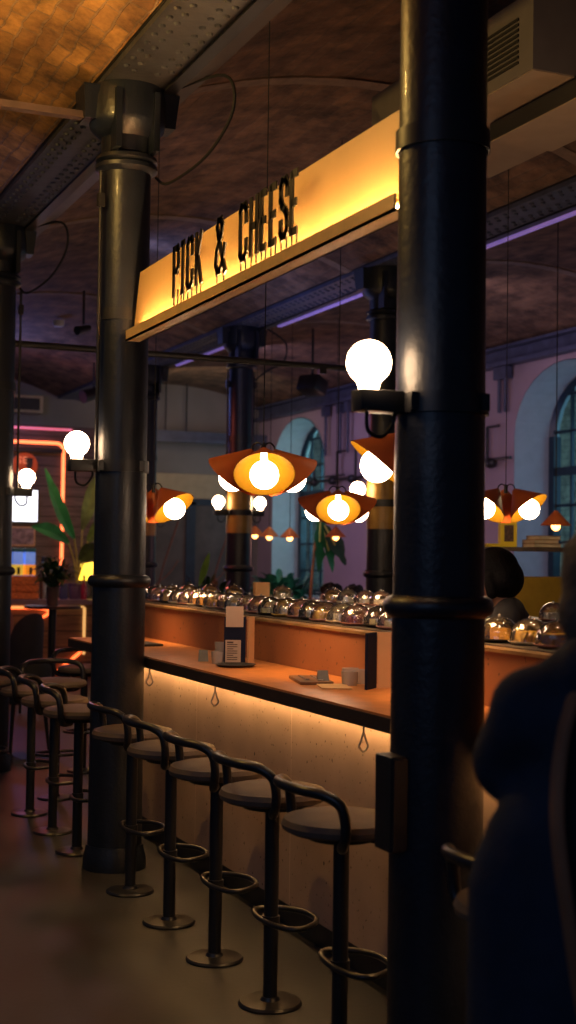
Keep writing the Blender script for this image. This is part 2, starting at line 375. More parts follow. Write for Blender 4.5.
def tag(o, label, cat, group=None):
    o['label'] = label; o['category'] = cat
    if group: o['group'] = group
    return o
def thing(name, label, cat, loc=(0, 0, 0), group=None, rz=0.0):
    o = bpy.data.objects.new(name, None); COL.objects.link(o); o.empty_display_size = 0.1
    o.location = loc; o.rotation_euler = (0, 0, rz)
    return tag(o, label, cat, group)
def struct(o): o['kind'] = 'structure'; return o
def dup(root, loc, rz=0.0, label=None, group=None):
    def cp(o, par):
        c = o.copy(); COL.objects.link(c); c.parent = par
        for ch in list(o.children): cp(ch, c)
        return c
    r = cp(root, None); r.location = loc; r.rotation_euler = (0, 0, rz)
    if label: r['label'] = label
    if group: r['group'] = group
    return r
ORD = ['first', 'second', 'third', 'fourth', 'fifth', 'sixth', 'seventh', 'eighth', 'ninth', 'tenth', 'eleventh', 'twelfth', 'thirteenth', 'fourteenth', 'fifteenth', 'sixteenth', 'seventeenth',
       'eighteenth', 'nineteenth', 'twentieth'] + ['twenty-' + k for k in ('first', 'second', 'third', 'fourth', 'fifth', 'sixth', 'seventh', 'eighth', 'ninth')] + ['thirtieth'] + ['thirty-' + k for k in ('first', 'second', 'third', 'fourth', 'fifth', 'sixth', 'seventh', 'eighth', 'ninth')] + ['fortieth']

# ------------------------------------------------------------------ layout numbers (metres)
AX, BX, WX = 1.973, 5.195, 8.45          # column rows and window wall
Y0, SP = 3.454, 3.29                     # first column, bay
FARY = 20.8
ZB = 4.0                                 # underside of the girders
CT = 1.07                                # counter height
BELT = 1.28

# ------------------------------------------------------------------ room shell
b = MB(); b.span((-6, -2.5, -0.1), (WX + 0.6, FARY + 0.3, 0)); struct(b.done('floor', M['floor'], keep=True))

def vault(x0, x1, m, rise=0.3, n=16, y0=-2.5, y1=FARY + 0.1, name='ceiling'):
    bm = bmesh.new(); uvl = bm.loops.layers.uv.new('UVMap')
    pts = []; s = 0; prev = None
    for i in range(n + 1):
        t = -1 + 2 * i / n
        p = (x0 + (x1 - x0) * i / n, ZB + 0.04 + rise * (1 - t * t))
        if prev: s += math.hypot(p[0] - prev[0], p[1] - prev[1])
        pts.append((*p, s)); prev = p
    ny = 24; rows = []
    for j in range(ny + 1):
        y = y0 + (y1 - y0) * j / ny
        rows.append([bm.verts.new((x, y, z)) for x, z, _ in pts])
    for j in range(ny):
        for i in range(n):
            f = bm.faces.new([rows[j][i], rows[j][i + 1], rows[j + 1][i + 1], rows[j + 1][i]]); f.smooth = True
            for l, (jj, ii) in zip(f.loops, ((j, i), (j, i + 1), (j + 1, i + 1), (j + 1, i))):
                l[uvl].uv = (y0 + (y1 - y0) * jj / ny, pts[ii][2])
    # the back of the brickwork, so no light leaks through
    top = [bm.verts.new(v) for v in ((x0, y0, ZB + 0.7), (x1, y0, ZB + 0.7), (x1, y1, ZB + 0.7), (x0, y1, ZB + 0.7))]
    bm.faces.new(top)
    me = bpy.data.meshes.new(name); bm.to_mesh(me); bm.free(); me.materials.append(m)
    o = bpy.data.objects.new(name, me); COL.objects.link(o); struct(o)
vault(AX - 3.22 + 0.17, AX - 0.17, M['brick_lit'])
vault(AX + 0.17, BX - 0.17, M['brick_shaded'])
vault(BX + 0.17, WX, M['brick_shaded'])
# pale transverse ribs across the middle vault
def rib(x0, x1, y, w=0.06):
    b = MB(); n = 16; pts = []
    for i in range(n + 1):
        t = -1 + 2 * i / n
        pts.append((x0 + (x1 - x0) * i / n, ZB + 0.04 + 0.3 * (1 - t * t)))
    for (xa, za), (xc, zc) in zip(pts, pts[1:]):
        q = [(xa, y - w, za - 0.012), (xc, y - w, zc - 0.012), (xc, y + w, zc - 0.012), (xa, y + w, za - 0.012)]
        q2 = [(x, yy, z + 0.03) for x, yy, z in q]
        v = [b.bm.verts.new(p) for p in q + q2]
        for k in ((3, 2, 1, 0), (4, 5, 6, 7), (0, 1, 5, 4), (2, 3, 7, 6)): b.face([v[i] for i in k])
    struct(b.done('trim_1', M['rib'], smooth=False))
for y in (6.95, 10.4, 14.0): rib(AX + 0.15, BX - 0.15, y)
for y in (10.6, 14.2): rib(BX + 0.15, WX, y)

# window wall with two arched recesses
WINS = [(19.2, 1.0), (12.1, 1.0)]
def arch(yc, hw, zs, rise, n=14):
    return [(yc - hw * math.cos(PI * i / n), zs + rise * math.sin(PI * i / n)) for i in range(n + 1)]
b = MB(); ysplit = [-2.5]
TH = 0.6; TOP = 4.7; SILL = 0.95; ZS = 3.0; RISE = 0.75
cur = -2.5
for yc, hw in sorted(WINS):
    b.span((WX, cur, 0), (WX + TH, yc - hw, TOP)); b.span((WX, yc - hw, 0), (WX + TH, yc + hw, SILL))
    a = arch(yc, hw, ZS, RISE)
    for (ya, za), (yb, zb) in zip(a, a[1:]):
        v = [b.bm.verts.new((x, y, z)) for x in (WX, WX + TH) for y, z in ((ya, za), (yb, zb), (yb, TOP), (ya, TOP))]
        for k in ((0, 1, 2, 3), (4, 5, 6, 7), (0, 1, 5, 4)): b.face([v[i] for i in k])
    cur = yc + hw
b.span((WX, cur, 0), (WX + TH, FARY + 0.3, TOP))
struct(b.done('wall_right', M['wall_pink'], smooth=False, keep=True))
for n_, (yc, hw) in enumerate(WINS):
    # pale reveal lining
    b = MB(); a = [(yc - hw, SILL)] + arch(yc, hw, ZS, RISE) + [(yc + hw, SILL)]
    a2 = [(yc + (y - yc) * 0.985, z - 0.012 if z > SILL + .01 else z) for y, z in a]
    for i in range(len(a2) - 1):
        (ya, za), (yb, zb) = a2[i], a2[i + 1]
        v = [b.bm.verts.new(p) for p in ((WX - 0.004, ya, za), (WX - 0.004, yb, zb), (WX + TH, yb, zb), (WX + TH, ya, za))]
        b.face(v)
    b.span((WX - 0.02, yc - hw, SILL - 0.001), (WX + TH, yc + hw, SILL + 0.03))
    struct(b.done('trim_2', M['jamb'], keep=True))
    win = bpy.data.objects.new('window_%d' % (n_ + 1), None); COL.objects.link(win); win.location = (WX + 0.5, yc, SILL); struct(win)
    hw2 = hw - 0.03; fx = WX + 0.5
    out = [(yc - hw2, SILL + 0.03)] + arch(yc, hw2, ZS, RISE - 0.03) + [(yc + hw2, SILL + 0.03)]
    b = MB()
    b.tube([(fx, y, z) for y, z in out] , 0.05, 4)
    b.span((fx - 0.05, yc - hw2, SILL + 0.03), (fx + 0.05, yc + hw2, SILL + 0.13))
    b.span((fx - 0.05, yc - hw2, SILL), (fx + 0.05, yc - hw2 + 0.1, ZS)); b.span((fx - 0.05, yc + hw2 - 0.1, SILL), (fx + 0.05, yc + hw2, ZS))
    b.done('window_frame', M['win_frame'], win)
    b = MB()
    for k in range(1, 5):
        y = yc - hw2 + 2 * hw2 * k / 5
        ztop = ZS + (RISE - 0.05) * math.sqrt(max(0, 1 - ((y - yc) / hw2) ** 2))
        b.span((fx - 0.018, y - 0.016, SILL), (fx + 0.018, y + 0.016, ztop))
    for k in range(7):
        z = SILL + 0.42 * (k + 1)
        w = hw2 if z < ZS else hw2 * math.sqrt(max(0.01, 1 - ((z - ZS) / RISE) ** 2))
        b.span((fx - 0.018, yc - w, z - 0.016), (fx + 0.018, yc + w, z + 0.016))
    b.span((fx - 0.03, yc - hw2, 2.55), (fx + 0.03, yc + hw2, 2.64))
    b.done('glazing_bars', M['win_frame'], win)
    b = MB(); v = [b.bm.verts.new((fx, y, z)) for y, z in out]; b.face(v); b.done('pane', M['pane'], win, smooth=False)
# brick wall of the building across the lane, seen through the panes
bm = bmesh.new(); uvl = bm.loops.layers.uv.new('UVMap')
q = [(10.6, 8, 0), (10.6, 28, 0), (10.6, 28, 6), (10.6, 8, 6)]
f = bm.faces.new([bm.verts.new(p) for p in q])
for l, p in zip(f.loops, q): l[uvl].uv = (p[1], p[2])
me = bpy.data.meshes.new('wall_outside'); bm.to_mesh(me); bm.free(); me.materials.append(M['brick_out'])
o = bpy.data.objects.new('wall_outside', me); COL.objects.link(o); struct(o)

# far wall, its pale band and doors
b = MB(); b.span((-6, FARY, 0), (WX, FARY + 0.2, TOP)); struct(b.done('wall_back', M['wall_far'], smooth=False, keep=True))
b = MB(); b.span((5.9, FARY - 0.03, 2.5), (WX - 0.02, FARY, 2.9)); struct(b.done('trim_3', M['band'], smooth=False))
dr = bpy.data.objects.new('door_1', None); COL.objects.link(dr); dr.location = (7.2, FARY - 0.05, 0); struct(dr)
b = MB(); b.span((6.3, FARY - 0.09, 2.4), (8.3, FARY - 0.005, 2.5))
for x in (6.3, 7.22, 8.2): b.span((x - 0.06, FARY - 0.09, 0), (x + 0.1, FARY - 0.005, 2.45))
b.done('door_frame', M['door_frame'], dr, smooth=False)
for x0, x1 in ((6.4, 7.16), (7.32, 8.14)):
    b = MB(); b.span((x0, FARY - 0.06, 0), (x1, FARY - 0.004, 2.4)); pn = b.done('door_panel', M['door'], dr, smooth=False)
    b = MB(); r_ = 0.9
    b.tube([(x0 + 0.28 + 0.3 * (1 - math.cos(t * 0.35)) * 0.8, FARY - 0.062, 0.7 + t * 0.24) for t in range(7)], 0.014, 6)
    b.tube([(x0 + 0.05 + t * 0.1, FARY - 0.062, 0.8 + t * 0.12 + 0.05 * math.sin(t)) for t in range(7)], 0.01, 6)
    b.done('painted_line', M['mural'], pn)
b = MB(); b.span((6.0, FARY - 0.35, 3.42), (WX - 0.005, FARY - 0.0, 3.56)); b.span((6.0, FARY - 0.42, 3.38), (WX - 0.05, FARY - 0.35, 3.44))
tag(b.done('duct', M['girder_blue'], smooth=False), 'dark blue horizontal duct along the far wall above the doors', 'duct')
b = MB()
for x in (6.75, 7.1): b.cyl((x, FARY - 0.2, 3.56), (x, FARY - 0.2, 4.35), 0.012)
tag(b.done('conduit_pair', M['black']), 'thin dark vertical conduits on the far wall above the doors', 'conduit')

# ------------------------------------------------------------------ girders
def girder(x, label, m, stripmat, stripname, striplabel):
    y0, y1 = -2.4, FARY - 0.02
    g = thing('riveted_girder', label, 'beam', (x, 8, ZB))
    b = MB(); b.span((x - 0.16, y0, ZB), (x + 0.16, y1, ZB + 0.03))
    y = -1.0
    while y < 18.5:
        if min(abs(y - (Y0 + SP * k)) for k in range(6)) > 0.3:
            for dx in (-0.115, -0.06, 0.06, 0.115):
                yy = y + (0.055 if abs(dx) < 0.1 else 0)
                b.lathe([(0.018, 0), (0.015, -0.01), (0.0, -0.016)], (x + dx, yy, ZB), n=8, caps=False)
        y += 0.11
    b.done('bottom_flange', m, g)
    b = MB(); b.span((x - 0.03, y0, ZB + 0.03), (x + 0.03, y1, ZB + 0.5)); b.done('web', m, g, smooth=False)
    b = MB(); b.span((x - 0.165, y0, ZB + 0.03), (x - 0.15, y1, ZB + 0.09)); b.span((x + 0.15, y0, ZB + 0.03), (x + 0.165, y1, ZB + 0.09)); b.done('edge_angle', M['black'], g, smooth=False)
    b = MB(); b.span((x + 0.16, y0, ZB - 0.015), (x + 0.225, y1, ZB + 0.03)); b.done('packing_strip', M['black'], g, smooth=False)
    return g
gA = girder(AX, 'long grey riveted iron girder over the nearest columns', M['girder'], None, None, None)
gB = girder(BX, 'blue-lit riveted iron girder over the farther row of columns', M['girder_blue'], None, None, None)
b = MB(); b.span((AX + 0.228, -2.4, ZB - 0.01), (AX + 0.30, FARY - 0.02, ZB + 0.04)); tag(b.done('cable_tray', M['ac'], smooth=False), 'pale grey cable tray running beside the nearest riveted girder', 'cable tray')
for ya, yb, lb in ((6, 9.65, 'purple LED strip beside the far girder, right of the globe on the near column'), (10.4, 12.9, 'purple LED strip on the far girder above the tie rod'), (13.7, 16.2, 'purple LED strip at the far left end of the blue-lit girder')):
    b = MB(); b.span((BX + 0.228, ya, ZB - 0.03), (BX + 0.27, yb, ZB + 0.01)); b.done('led_strip', M['led_purple'], gB, smooth=False)['label'] = 'glowing purple LED strip'
# wall-head beam over the window wall
b = MB(); b.span((WX - 0.14, -2.4, ZB - 0.2), (WX - 0.002, FARY - 0.02, ZB - 0.15)); b.span((WX - 0.03, -2.4, ZB - 0.15), (WX - 0.002, FARY - 0.02, ZB + 0.01)); b.span((WX - 0.14, -2.4, ZB + 0.0), (WX - 0.002, FARY - 0.02, ZB + 0.03))
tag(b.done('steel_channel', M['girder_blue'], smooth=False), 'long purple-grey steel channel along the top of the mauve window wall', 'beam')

# ------------------------------------------------------------------ columns
def column(x, y, label, gold=False):
    t = thing('iron_column', label, 'column', (x, y, 0), 'cast-iron columns')
    R = 0.133
    b = MB()
    prof = [(R + 0.005, 0.02), (R + 0.003, 0.9), (R + 0.002, 1.44), (R, 1.5), (R - 0.004, 2.7), (R - 0.006, 3.6)]
    b.lathe(prof, (x, y, 0), 36); b.done('shaft', M['iron'], t)
    b = MB(); b.lathe([(0.16, 0), (0.16, 0.05), (0.15, 0.09), (R + 0.012, 0.12)], (x, y, 0), 36); b.done('base', M['iron'], t)
    b = MB(); b.lathe([(R, 1.425), (R + 0.018, 1.433), (R + 0.027, 1.446), (R + 0.029, 1.458), (R + 0.027, 1.470), (R + 0.018, 1.483), (R, 1.491)], (x, y, 0), 36, caps=False); b.done('collar', M['iron'], t)
    b = MB(); b.lathe([(R, 2.79), (R + 0.006, 2.79), (R + 0.006, 2.85), (R, 2.85)], (x, y, 0), 36, caps=False); b.done('band', M['black'], t)
    b = MB(); b.lathe([(R, 3.56), (R + 0.028, 3.58), (R + 0.028, 3.6), (R + 0.01, 3.61), (R + 0.028, 3.625), (R + 0.024, 3.645), (R - 0.002, 3.66), (R, 3.74), (0.19, 3.79), (0.2, 3.83), (0.2, 3.93), (0.19, ZB)], (x, y, 0), 36)
    for sx in (-1, 1):
        b.box((x + sx * 0.1, y - 0.15, 3.8), (0.03, 0.1, 0.3)); b.box((x + sx * 0.19, y, 3.9), (0.1, 0.14, 0.17), taper=1.3)
    b.done('capital', M['iron'], t)
    if gold:
        b = MB(); b.lathe([(R + 0.001, 1.83), (R + 0.004, 1.83), (R + 0.002, 2.38), (R - 0.001, 2.38)], (x, y, 0), 36, caps=False); b.done('gold_band', M['iron_gold'], t).__setitem__('label', 'gold band')
    return t
CA = [(AX, Y0 + SP * k) for k in range(3)]
CB = [(BX, Y0 + SP * k) for k in range(2, 5)]
lab = ['black cast-iron column nearest, in front of the bar', 'black cast-iron column at the left end of the lit sign', 'black cast-iron column cut by the left edge of the photo']
for (x, y), l in zip(CA, lab): column(x, y, l)
lab = ['dark column with gold band partly behind the nearest column', 'dark column with gold band between two globes behind the belt', 'dark column with gold band far behind, just right of the sign column']
for (x, y), l in zip(CB, lab): column(x, y, l, True)

def globe_profile(r=0.0645):
    p = [(0.028, 0), (0.031, 0.012), (0.035, 0.024)]
    zc = 0.024 + r * 0.86
    for i in range(1, 15):
        a = PI * 0.83 * (1 - i / 14)
        p.append((max(0, r * math.sin(a)), zc + r * math.cos(a)))
    return p
def globe_lamp(x, y, label, sides=(-1,)):
    z = 2.045; t = thing('globe_wall_lamp', label, 'lamp', (x, y, z - 0.03), 'globe lamps strapped to the columns')
    b = MB(); b.lathe([(0.13, -0.03), (0.142, -0.03), (0.142, 0.03), (0.13, 0.03)], (x, y, z), 36, caps=False)
    for k in range(4):
        a = k * PI / 2 + 0.5; b.box((x + math.cos(a) * 0.146, y + math.sin(a) * 0.146, z), (0.025, 0.025, 0.05))
    b.done('strap', M['black'], t)
    for s in sides:
        b = MB(); b.box((x + s * 0.2, y, z), (0.15, 0.07, 0.062), bevel=0.004); a = b.done('socket_arm', M['black'], t)
        b = MB(); b.lathe([(r, zz) for r, zz in globe_profile()], (x + s * 0.235, y, z + 0.031), 28); b.done('globe', M['bulb_col'], t)
        b = MB(); b.tube(spline([(x + s * 0.24, y, z - 0.03), (x + s * 0.235, y, z - 0.085), (x + s * 0.19, y, z - 0.10), (x + s * 0.155, y, z - 0.06), (x + s * 0.15, y, z - 0.03)]), 0.006, 8); b.done('cable', M['rubber'], a)
globe_lamp(*CA[0], 'large opal globe on a black bracket on the nearest column')
globe_lamp(*CA[1], 'opal globe on the left side of the column by the sign')
globe_lamp(*CA[2], 'opal globe on a bracket at the left edge of the photo', (1,))
globe_lamp(*CB[0], 'opal globes on the column just left of the nearest column', (-1, 1))
globe_lamp(*CB[1], 'pair of small opal globes on the gold-banded column behind the belt', (-1, 1))
globe_lamp(*CB[2], 'opal globes on the farthest column beside the pendant cluster', (-1, 1))

# cables and conduits on the columns
for x, y, dx, l, name in ((AX - 0.15, CA[1][1] - 0.06, 0, 'thin black conduit down the left side of the sign column', 'conduit'), (AX + 0.16, CA[2][1] - 0.03, 0, 'black cable down the column at the left photo edge', 'cable'),
                    (BX - 0.15, CB[1][1], 0, 'thin conduit on the left of the gold-banded column behind the belt', 'conduit'), (BX + 0.15, CB[1][1], 0, 'thin conduit on the right of the gold-banded column behind the belt', 'conduit')):
    b = MB(); b.cyl((x, y, 2.07), (x, y, 3.55), 0.009, n=10); b.box((x, y, 3.4), (0.035, 0.035, 0.07)); tag(b.done(name, M['black']), l, name)
for (x, y), s, l in ((CA[1], 1, 'looped black cable hanging right of the sign column capital'), (CA[2], 1, 'looped black cable hanging from the girder at the far left')):
    b = MB()
    b.tube(spline([(x + s * 0.2, y - 0.1, ZB), (x + s * 0.33, y - 0.55, 3.96), (x + s * 0.36, y - 0.6, 3.78), (x + s * 0.3, y - 0.4, 3.6), (x + s * 0.2, y - 0.1, 3.52), (x + s * 0.15, y - 0.03, 3.56)]), 0.008, 8)
    tag(b.done('looped_cable', M['rubber']), l, 'cable')
b = MB(); (x, y) = CB[1]
b.tube(spline([(x + 0.25, y - 0.1, ZB), (x + 0.42, y - 0.2, 3.85), (x + 0.4, y - 0.2, 3.65), (x + 0.25, y - 0.1, 3.55), (x + 0.15, y, 3.45)]), 0.01, 8)
tag(b.done('looped_cable', M['rubber']), 'looped black cable beside the far gold-banded column top', 'cable')
# tie rod between the rows, and the one over the left aisle
b = MB(); b.cyl((CA[2][0] + 0.12, CA[2][1], 3.15), (BX - 0.12, CA[2][1], 3.15), 0.026, n=12)
for x in (3.0, 4.62): b.box((x, CA[2][1], 3.13), (0.06, 0.05, 0.08))
tag(b.done('tie_rod', M['black']), 'black tie rod crossing above the bar between two column rows', 'tie rod')
b = MB(); b.box((0.4, CA[1][1], 3.84), (2.85, 0.06, 0.035)); tag(b.done('tie_bar', mat('tie_paint', (0.09, 0.055, 0.05), 0.7), smooth=False), 'pinkish grey tie bar under the yellow-lit brick vault', 'tie bar')

# ------------------------------------------------------------------ lit sign
SY0, SY1 = 3.6, 6.5
sg = thing('illuminated_sign', 'long amber backlit sign reading PICK & CHEESE between two columns', 'sign', (AX, 5.05, 2.65))
def tilt(z): return AX - 0.005 + (z - 2.72) * 0.05
b = MB()
v = [b.bm.verts.new(p) for p in ((tilt(2.70), SY0, 2.70), (tilt(2.70), SY1 + 0.05, 2.70), (tilt(3.01), SY1, 3.01), (tilt(3.01), SY0, 3.01))]
w = [b.bm.verts.new(p.co + Vector((0.03, 0, 0))) for p in v]
for k in ((0, 1, 2, 3),): b.face([v[i] for i in k]); b.face([w[i] for i in k])
for i in range(4): b.face([v[i], v[(i + 1) % 4], w[(i + 1) % 4], w[i]])
b.done('face', M['sign_face'], sg, smooth=False)
b = MB(); b.span((AX - 0.085, SY0, 2.645), (AX - 0.075, SY1 - 0.08, 2.697)); b.span((AX - 0.085, SY0, 2.645), (AX - 0.012, SY1 - 0.08, 2.653)); b.span((AX - 0.02, SY0, 2.645), (AX - 0.012, SY1 - 0.08, 2.70)); b.span((AX - 0.085, SY1 - 0.088, 2.645), (AX - 0.012, SY1 - 0.08, 2.697))
b.done('tray', M['sign_tray'], sg, smooth=False)
b = MB(); b.span((AX - 0.036, SY0 + 0.03, 2.672), (AX - 0.024, SY1 - 0.09, 2.682)); b.done('led_strip', M['led_warm'], sg, smooth=False)
for y, y2 in ((SY1 - 0.03, SY1 + 0.11), (SY0 + 0.03, SY0 - 0.015)):
    b = MB(); b.span((AX + 0.035, y, 2.8), (AX + 0.055, y2, 2.85)); b.done('hanger', M['black'], sg, smooth=False)
# letters as raised strokes: x runs left->right (towards -y), height unit 1
def stroke_letter(ch):
    S = {  # polylines in a unit cell
        'P': [[(0.14, 0), (0.14, 1)], [(0.14, 0.94), (0.7, 0.94), (0.86, 0.86), (0.86, 0.58), (0.7, 0.5), (0.14, 0.5)]],
        'I': [[(0.5, 0), (0.5, 1)], [(0.1, 0.04), (0.9, 0.04)], [(0.1, 0.96), (0.9, 0.96)]],
        'C': [[(0.86, 0.68), (0.86, 0.86), (0.7, 0.94), (0.3, 0.94), (0.14, 0.86), (0.14, 0.14), (0.3, 0.06), (0.7, 0.06), (0.86, 0.14), (0.86, 0.32)]],
        'K': [[(0.14, 0), (0.14, 1)], [(0.86, 1), (0.3, 0.48)], [(0.34, 0.58), (0.88, 0)]],
        '&': [[(0.95, 0.02), (0.3, 0.7), (0.22, 0.84), (0.32, 0.95), (0.55, 0.95), (0.66, 0.84), (0.58, 0.68), (0.18, 0.42), (0.1, 0.2), (0.24, 0.06), (0.5, 0.06), (0.72, 0.2), (0.88, 0.46)]],
        'H': [[(0.14, 0), (0.14, 1)], [(0.86, 0), (0.86, 1)], [(0.14, 0.5), (0.86, 0.5)]],
        'E': [[(0.14, 0), (0.14, 1)], [(0.14, 0.95), (0.9, 0.95)], [(0.14, 0.5), (0.78, 0.5)], [(0.14, 0.05), (0.9, 0.05)]],
        'S': [[(0.86, 0.72), (0.86, 0.86), (0.7, 0.94), (0.3, 0.94), (0.14, 0.86), (0.14, 0.66), (0.3, 0.56), (0.7, 0.44), (0.86, 0.34), (0.86, 0.14), (0.7, 0.06), (0.3, 0.06), (0.14, 0.14), (0.14, 0.28)]]}
    return S[ch]
def letter(ch, ya, yb, zb, zt, xs, parent):
    b = MB(); W = abs(yb - ya); H = zt - zb; t = 0.03; th = 0.006
    for pl in stroke_letter(ch):
        for (u0, v0), (u1, v1) in zip(pl, pl[1:]):
            p0 = Vector((0, ya - u0 * W, zb + v0 * H)); p1 = Vector((0, ya - u1 * W, zb + v1 * H))
            d = p1 - p0; L = d.length; d.normalize(); s = Vector((0, -d.z, d.y)) * t / 2
            e = d * (t * 0.45 if len(pl) > 2 else 0)
            q = [p0 - e - s, p1 + e - s, p1 + e + s, p0 - e + s]
            va = [b.bm.verts.new((xs, k.y, k.z)) for k in q]; vb = [b.bm.verts.new((xs + th, k.y, k.z)) for k in q]
            b.face(va); b.face(vb[::-1])
            for i in range(4): b.face([va[i], va[(i + 1) % 4], vb[(i + 1) % 4], vb[i]])
    for u in (0.2, 0.8): b.cyl((xs + 0.004, ya - u * W, 2.66), (xs + 0.004, ya - u * W, zb + 0.03), 0.0035, n=6)
    b.done('letter', M['letter'], parent, smooth=False)
LY = [('P', 5.889, 5.80), ('I', 5.782, 5.722), ('C', 5.698, 5.61), ('K', 5.582, 5.49), ('&', 5.335, 5.205), ('C', 5.053, 4.965), ('H', 4.94, 4.852), ('E', 4.829, 4.76), ('E', 4.737, 4.662), ('S', 4.638, 4.556), ('E', 4.536, 4.465)]
for ch, a, c_ in LY: letter(ch, a * 0.9836, c_ * 0.9836, 2.752, 2.985, AX - 0.055, sg)

# ------------------------------------------------------------------ bar counter
YE = 8.33; YN = 2.2
bar = thing('bar_counter', 'long bar counter with glowing underside and pale speckled front', 'bar counter', (2.3, 5.3, 0))
b = MB(); b.span((2.12, YN, CT - 0.008), (2.598, YE, CT)); b.done('worktop', M['worktop'], bar, smooth=False)
b = MB(); b.span((2.115, YN, CT - 0.055), (2.598, YE + 0.005, CT - 0.008)); b.span((2.235, YN + 0.05, CT - 0.092), (2.243, YE - 0.1, CT - 0.05)); b.done('worktop_edge', M['edge'], bar, smooth=False)  # second span: apron added to shield stools and floor from the LED
b = MB(); b.span((2.32, YN + 0.05, 0.12), (2.36, YE - 0.12, CT - 0.055)); b.span((2.32, YE - 0.12, 0.12), (2.6, YE - 0.08, CT - 0.055)); b.done('front_panel', M['panel'], bar, smooth=False)
b = MB(); b.span((2.36, YN + 0.05, 0), (2.6, YE - 0.14, 0.12)); b.done('plinth', M['black'], bar, smooth=False)
b = MB(); b.span((2.262, YN + 0.05, CT - 0.066), (2.277, YE - 0.1, CT - 0.056)); b.done('led_strip', M['led_counter'], bar, smooth=False)
for y in (6.79, 5.81, 4.3, 7.75):
    b = MB(); b.tube([(2.16, y, 1.016), (2.16, y, 0.975)], 0.004, 8); b.tube(spline([(2.16, y, 0.978), (2.170, y, 0.95), (2.177, y, 0.93), (2.16, y, 0.912), (2.143, y, 0.93), (2.150, y, 0.95)], 5, True), 0.004, 8, closed=True); b.done('hook', M['steel'], bar)
# tall body carrying the belt: a stadium-shaped loop
CXL, RO, RI = 3.415, 0.815, 0.315      # loop centre line x, outer and inner radii
YL = 8.55
def stadium(r, n=20):
    p = [(CXL - r, YN)]
    for i in range(n + 1):
        a = PI - PI * i / n
        p.append((CXL + r * math.cos(a), YL + r * math.sin(a)))
    p.append((CXL + r, YN)); return p
st = thing('conveyor_stand', 'orange-lit stand with loop conveyor carrying the cheese plates', 'conveyor', (CXL, 6, 0))
def loop_prism(ro, ri, z0, z1, name, m):
    b = MB(); o_, i_ = stadium(ro), stadium(ri); n = len(o_)
    vo = [[b.bm.verts.new((x, y, z)) for x, y in o_] for z in (z0, z1)]; vi = [[b.bm.verts.new((x, y, z)) for x, y in i_] for z in (z0, z1)]
    for i in range(n - 1):
        j = i + 1
        b.face([vo[0][i], vo[0][j], vo[1][j], vo[1][i]]); b.face([vi[0][j], vi[0][i], vi[1][i], vi[1][j]])
        b.face([vo[1][i], vo[1][j], vi[1][j], vi[1][i]]); b.face([vo[0][j], vo[0][i], vi[0][i], vi[0][j]])
    for i in (0, n - 1): b.face([vo[0][i], vi[0][i], vi[1][i], vo[1][i]])
    return b.done(name, m, st)
loop_prism(RO, RI, 0, BELT - 0.012, 'riser', M['riser'])
loop_prism(RO + 0.012, RI - 0.01, BELT - 0.012, BELT, 'lip', M['lip'])
loop_prism(RO - 0.06, RI + 0.06, BELT, BELT + 0.006, 'belt', M['belt'])
b = MB(); b.span((4.235, YN, CT - 0.055), (4.7, YE, CT)); fc = thing('back_counter', 'far worktop on the other side of the conveyor', 'bar counter', (4.45, 5.3, 0))
b.done('worktop', M['worktop'], fc, smooth=False)
b = MB(); b.span((4.24, YN + 0.05, 0), (4.5, YE - 0.1, CT - 0.055)); b.done('front_panel', M['panel'], fc, smooth=False)

# ------------------------------------------------------------------ cloches on the belt
def cloche_proto(kind, plate):
    t = thing('cheese_cloche', '', 'cloche', (0, 0, 0), 'glass cloches riding on the conveyor')
    b = MB(); b.lathe([(0.0, 0), (0.055, 0), (0.079, 0.011), (0.081, 0.015), (0.06, 0.008), (0.0, 0.007)], n=28, caps=False); b.done('plate', M['plates'][plate], t, world=False)
    b = MB(); prof = [(0.074, 0.012), (0.0735, 0.03)]
    for i in range(1, 9):
        a = PI / 2 * i / 8; prof.append((0.0735 * math.cos(a), 0.03 + 0.068 * math.sin(a)))
    prof[-1] = (0.0, 0.098)
    prof += [(max(0.0, r - 0.003), z - 0.003) for r, z in prof[::-1]]
    b.lathe(prof, n=28, caps=False); d = b.done('glass_dome', M['glass'], t, world=False)
    b = MB(); b.ball((0, 0, 0.101), 0.006, 10); b.cyl((0, 0, 0.096), (0, 0, 0.099), 0.004, n=8); b.done('knob', M['tumbler'], d, world=False)
    b = MB()
    if kind == 0:
        b.prism([(-0.045, -0.02), (0.04, -0.03), (0.03, 0.02)], 0.009, 0.045)
    elif kind == 1:
        for k in range(5): b.box((random.uniform(-0.03, 0.03), random.uniform(-0.03, 0.03), 0.02), (0.022, 0.022, 0.022), Matrix.Rotation(random.random() * 3, 3, 'Z'))
    elif kind == 2:
        b.prism([(-0.04, -0.01), (0.02, -0.035), (0.045, 0.02), (-0.01, 0.035)], 0.009, 0.038)
    elif kind == 3:
        for k in range(6): b.ball((random.uniform(-0.028, 0.028), random.uniform(-0.028, 0.028), 0.022), 0.016, 10)
    else:
        for k in range(4): b.box((0.0 - 0.01 + 0.006 * k, -0.03 + 0.02 * k, 0.026), (0.07, 0.008, 0.034), Matrix.Rotation(0.4, 3, 'X'))
    b.xf(Matrix.Translation((0, 0, 0.009)) @ Matrix.Diagonal((1.12, 1.12, 1.25, 1)) @ Matrix.Translation((0, 0, -0.009))); b.done('cheese', M['cheeses'][kind], t, world=False)
    return t
food = ['orange wedge', 'pale cubes', 'blue cheese', 'red chutney', 'golden slices']
pl_ = ['cream plate', 'black plate', 'pink plate', 'yellow plate']
protos = {}
def place_cloche(x, y, rz, label, kind, plate):
    key = (kind, plate)
    if key not in protos:
        p = cloche_proto(kind, plate); protos[key] = p; p.location = (x, y, BELT + 0.006); p.rotation_euler = (0, 0, rz); p['label'] = label
    else: dup(protos[key], (x, y, BELT + 0.006), rz, label)
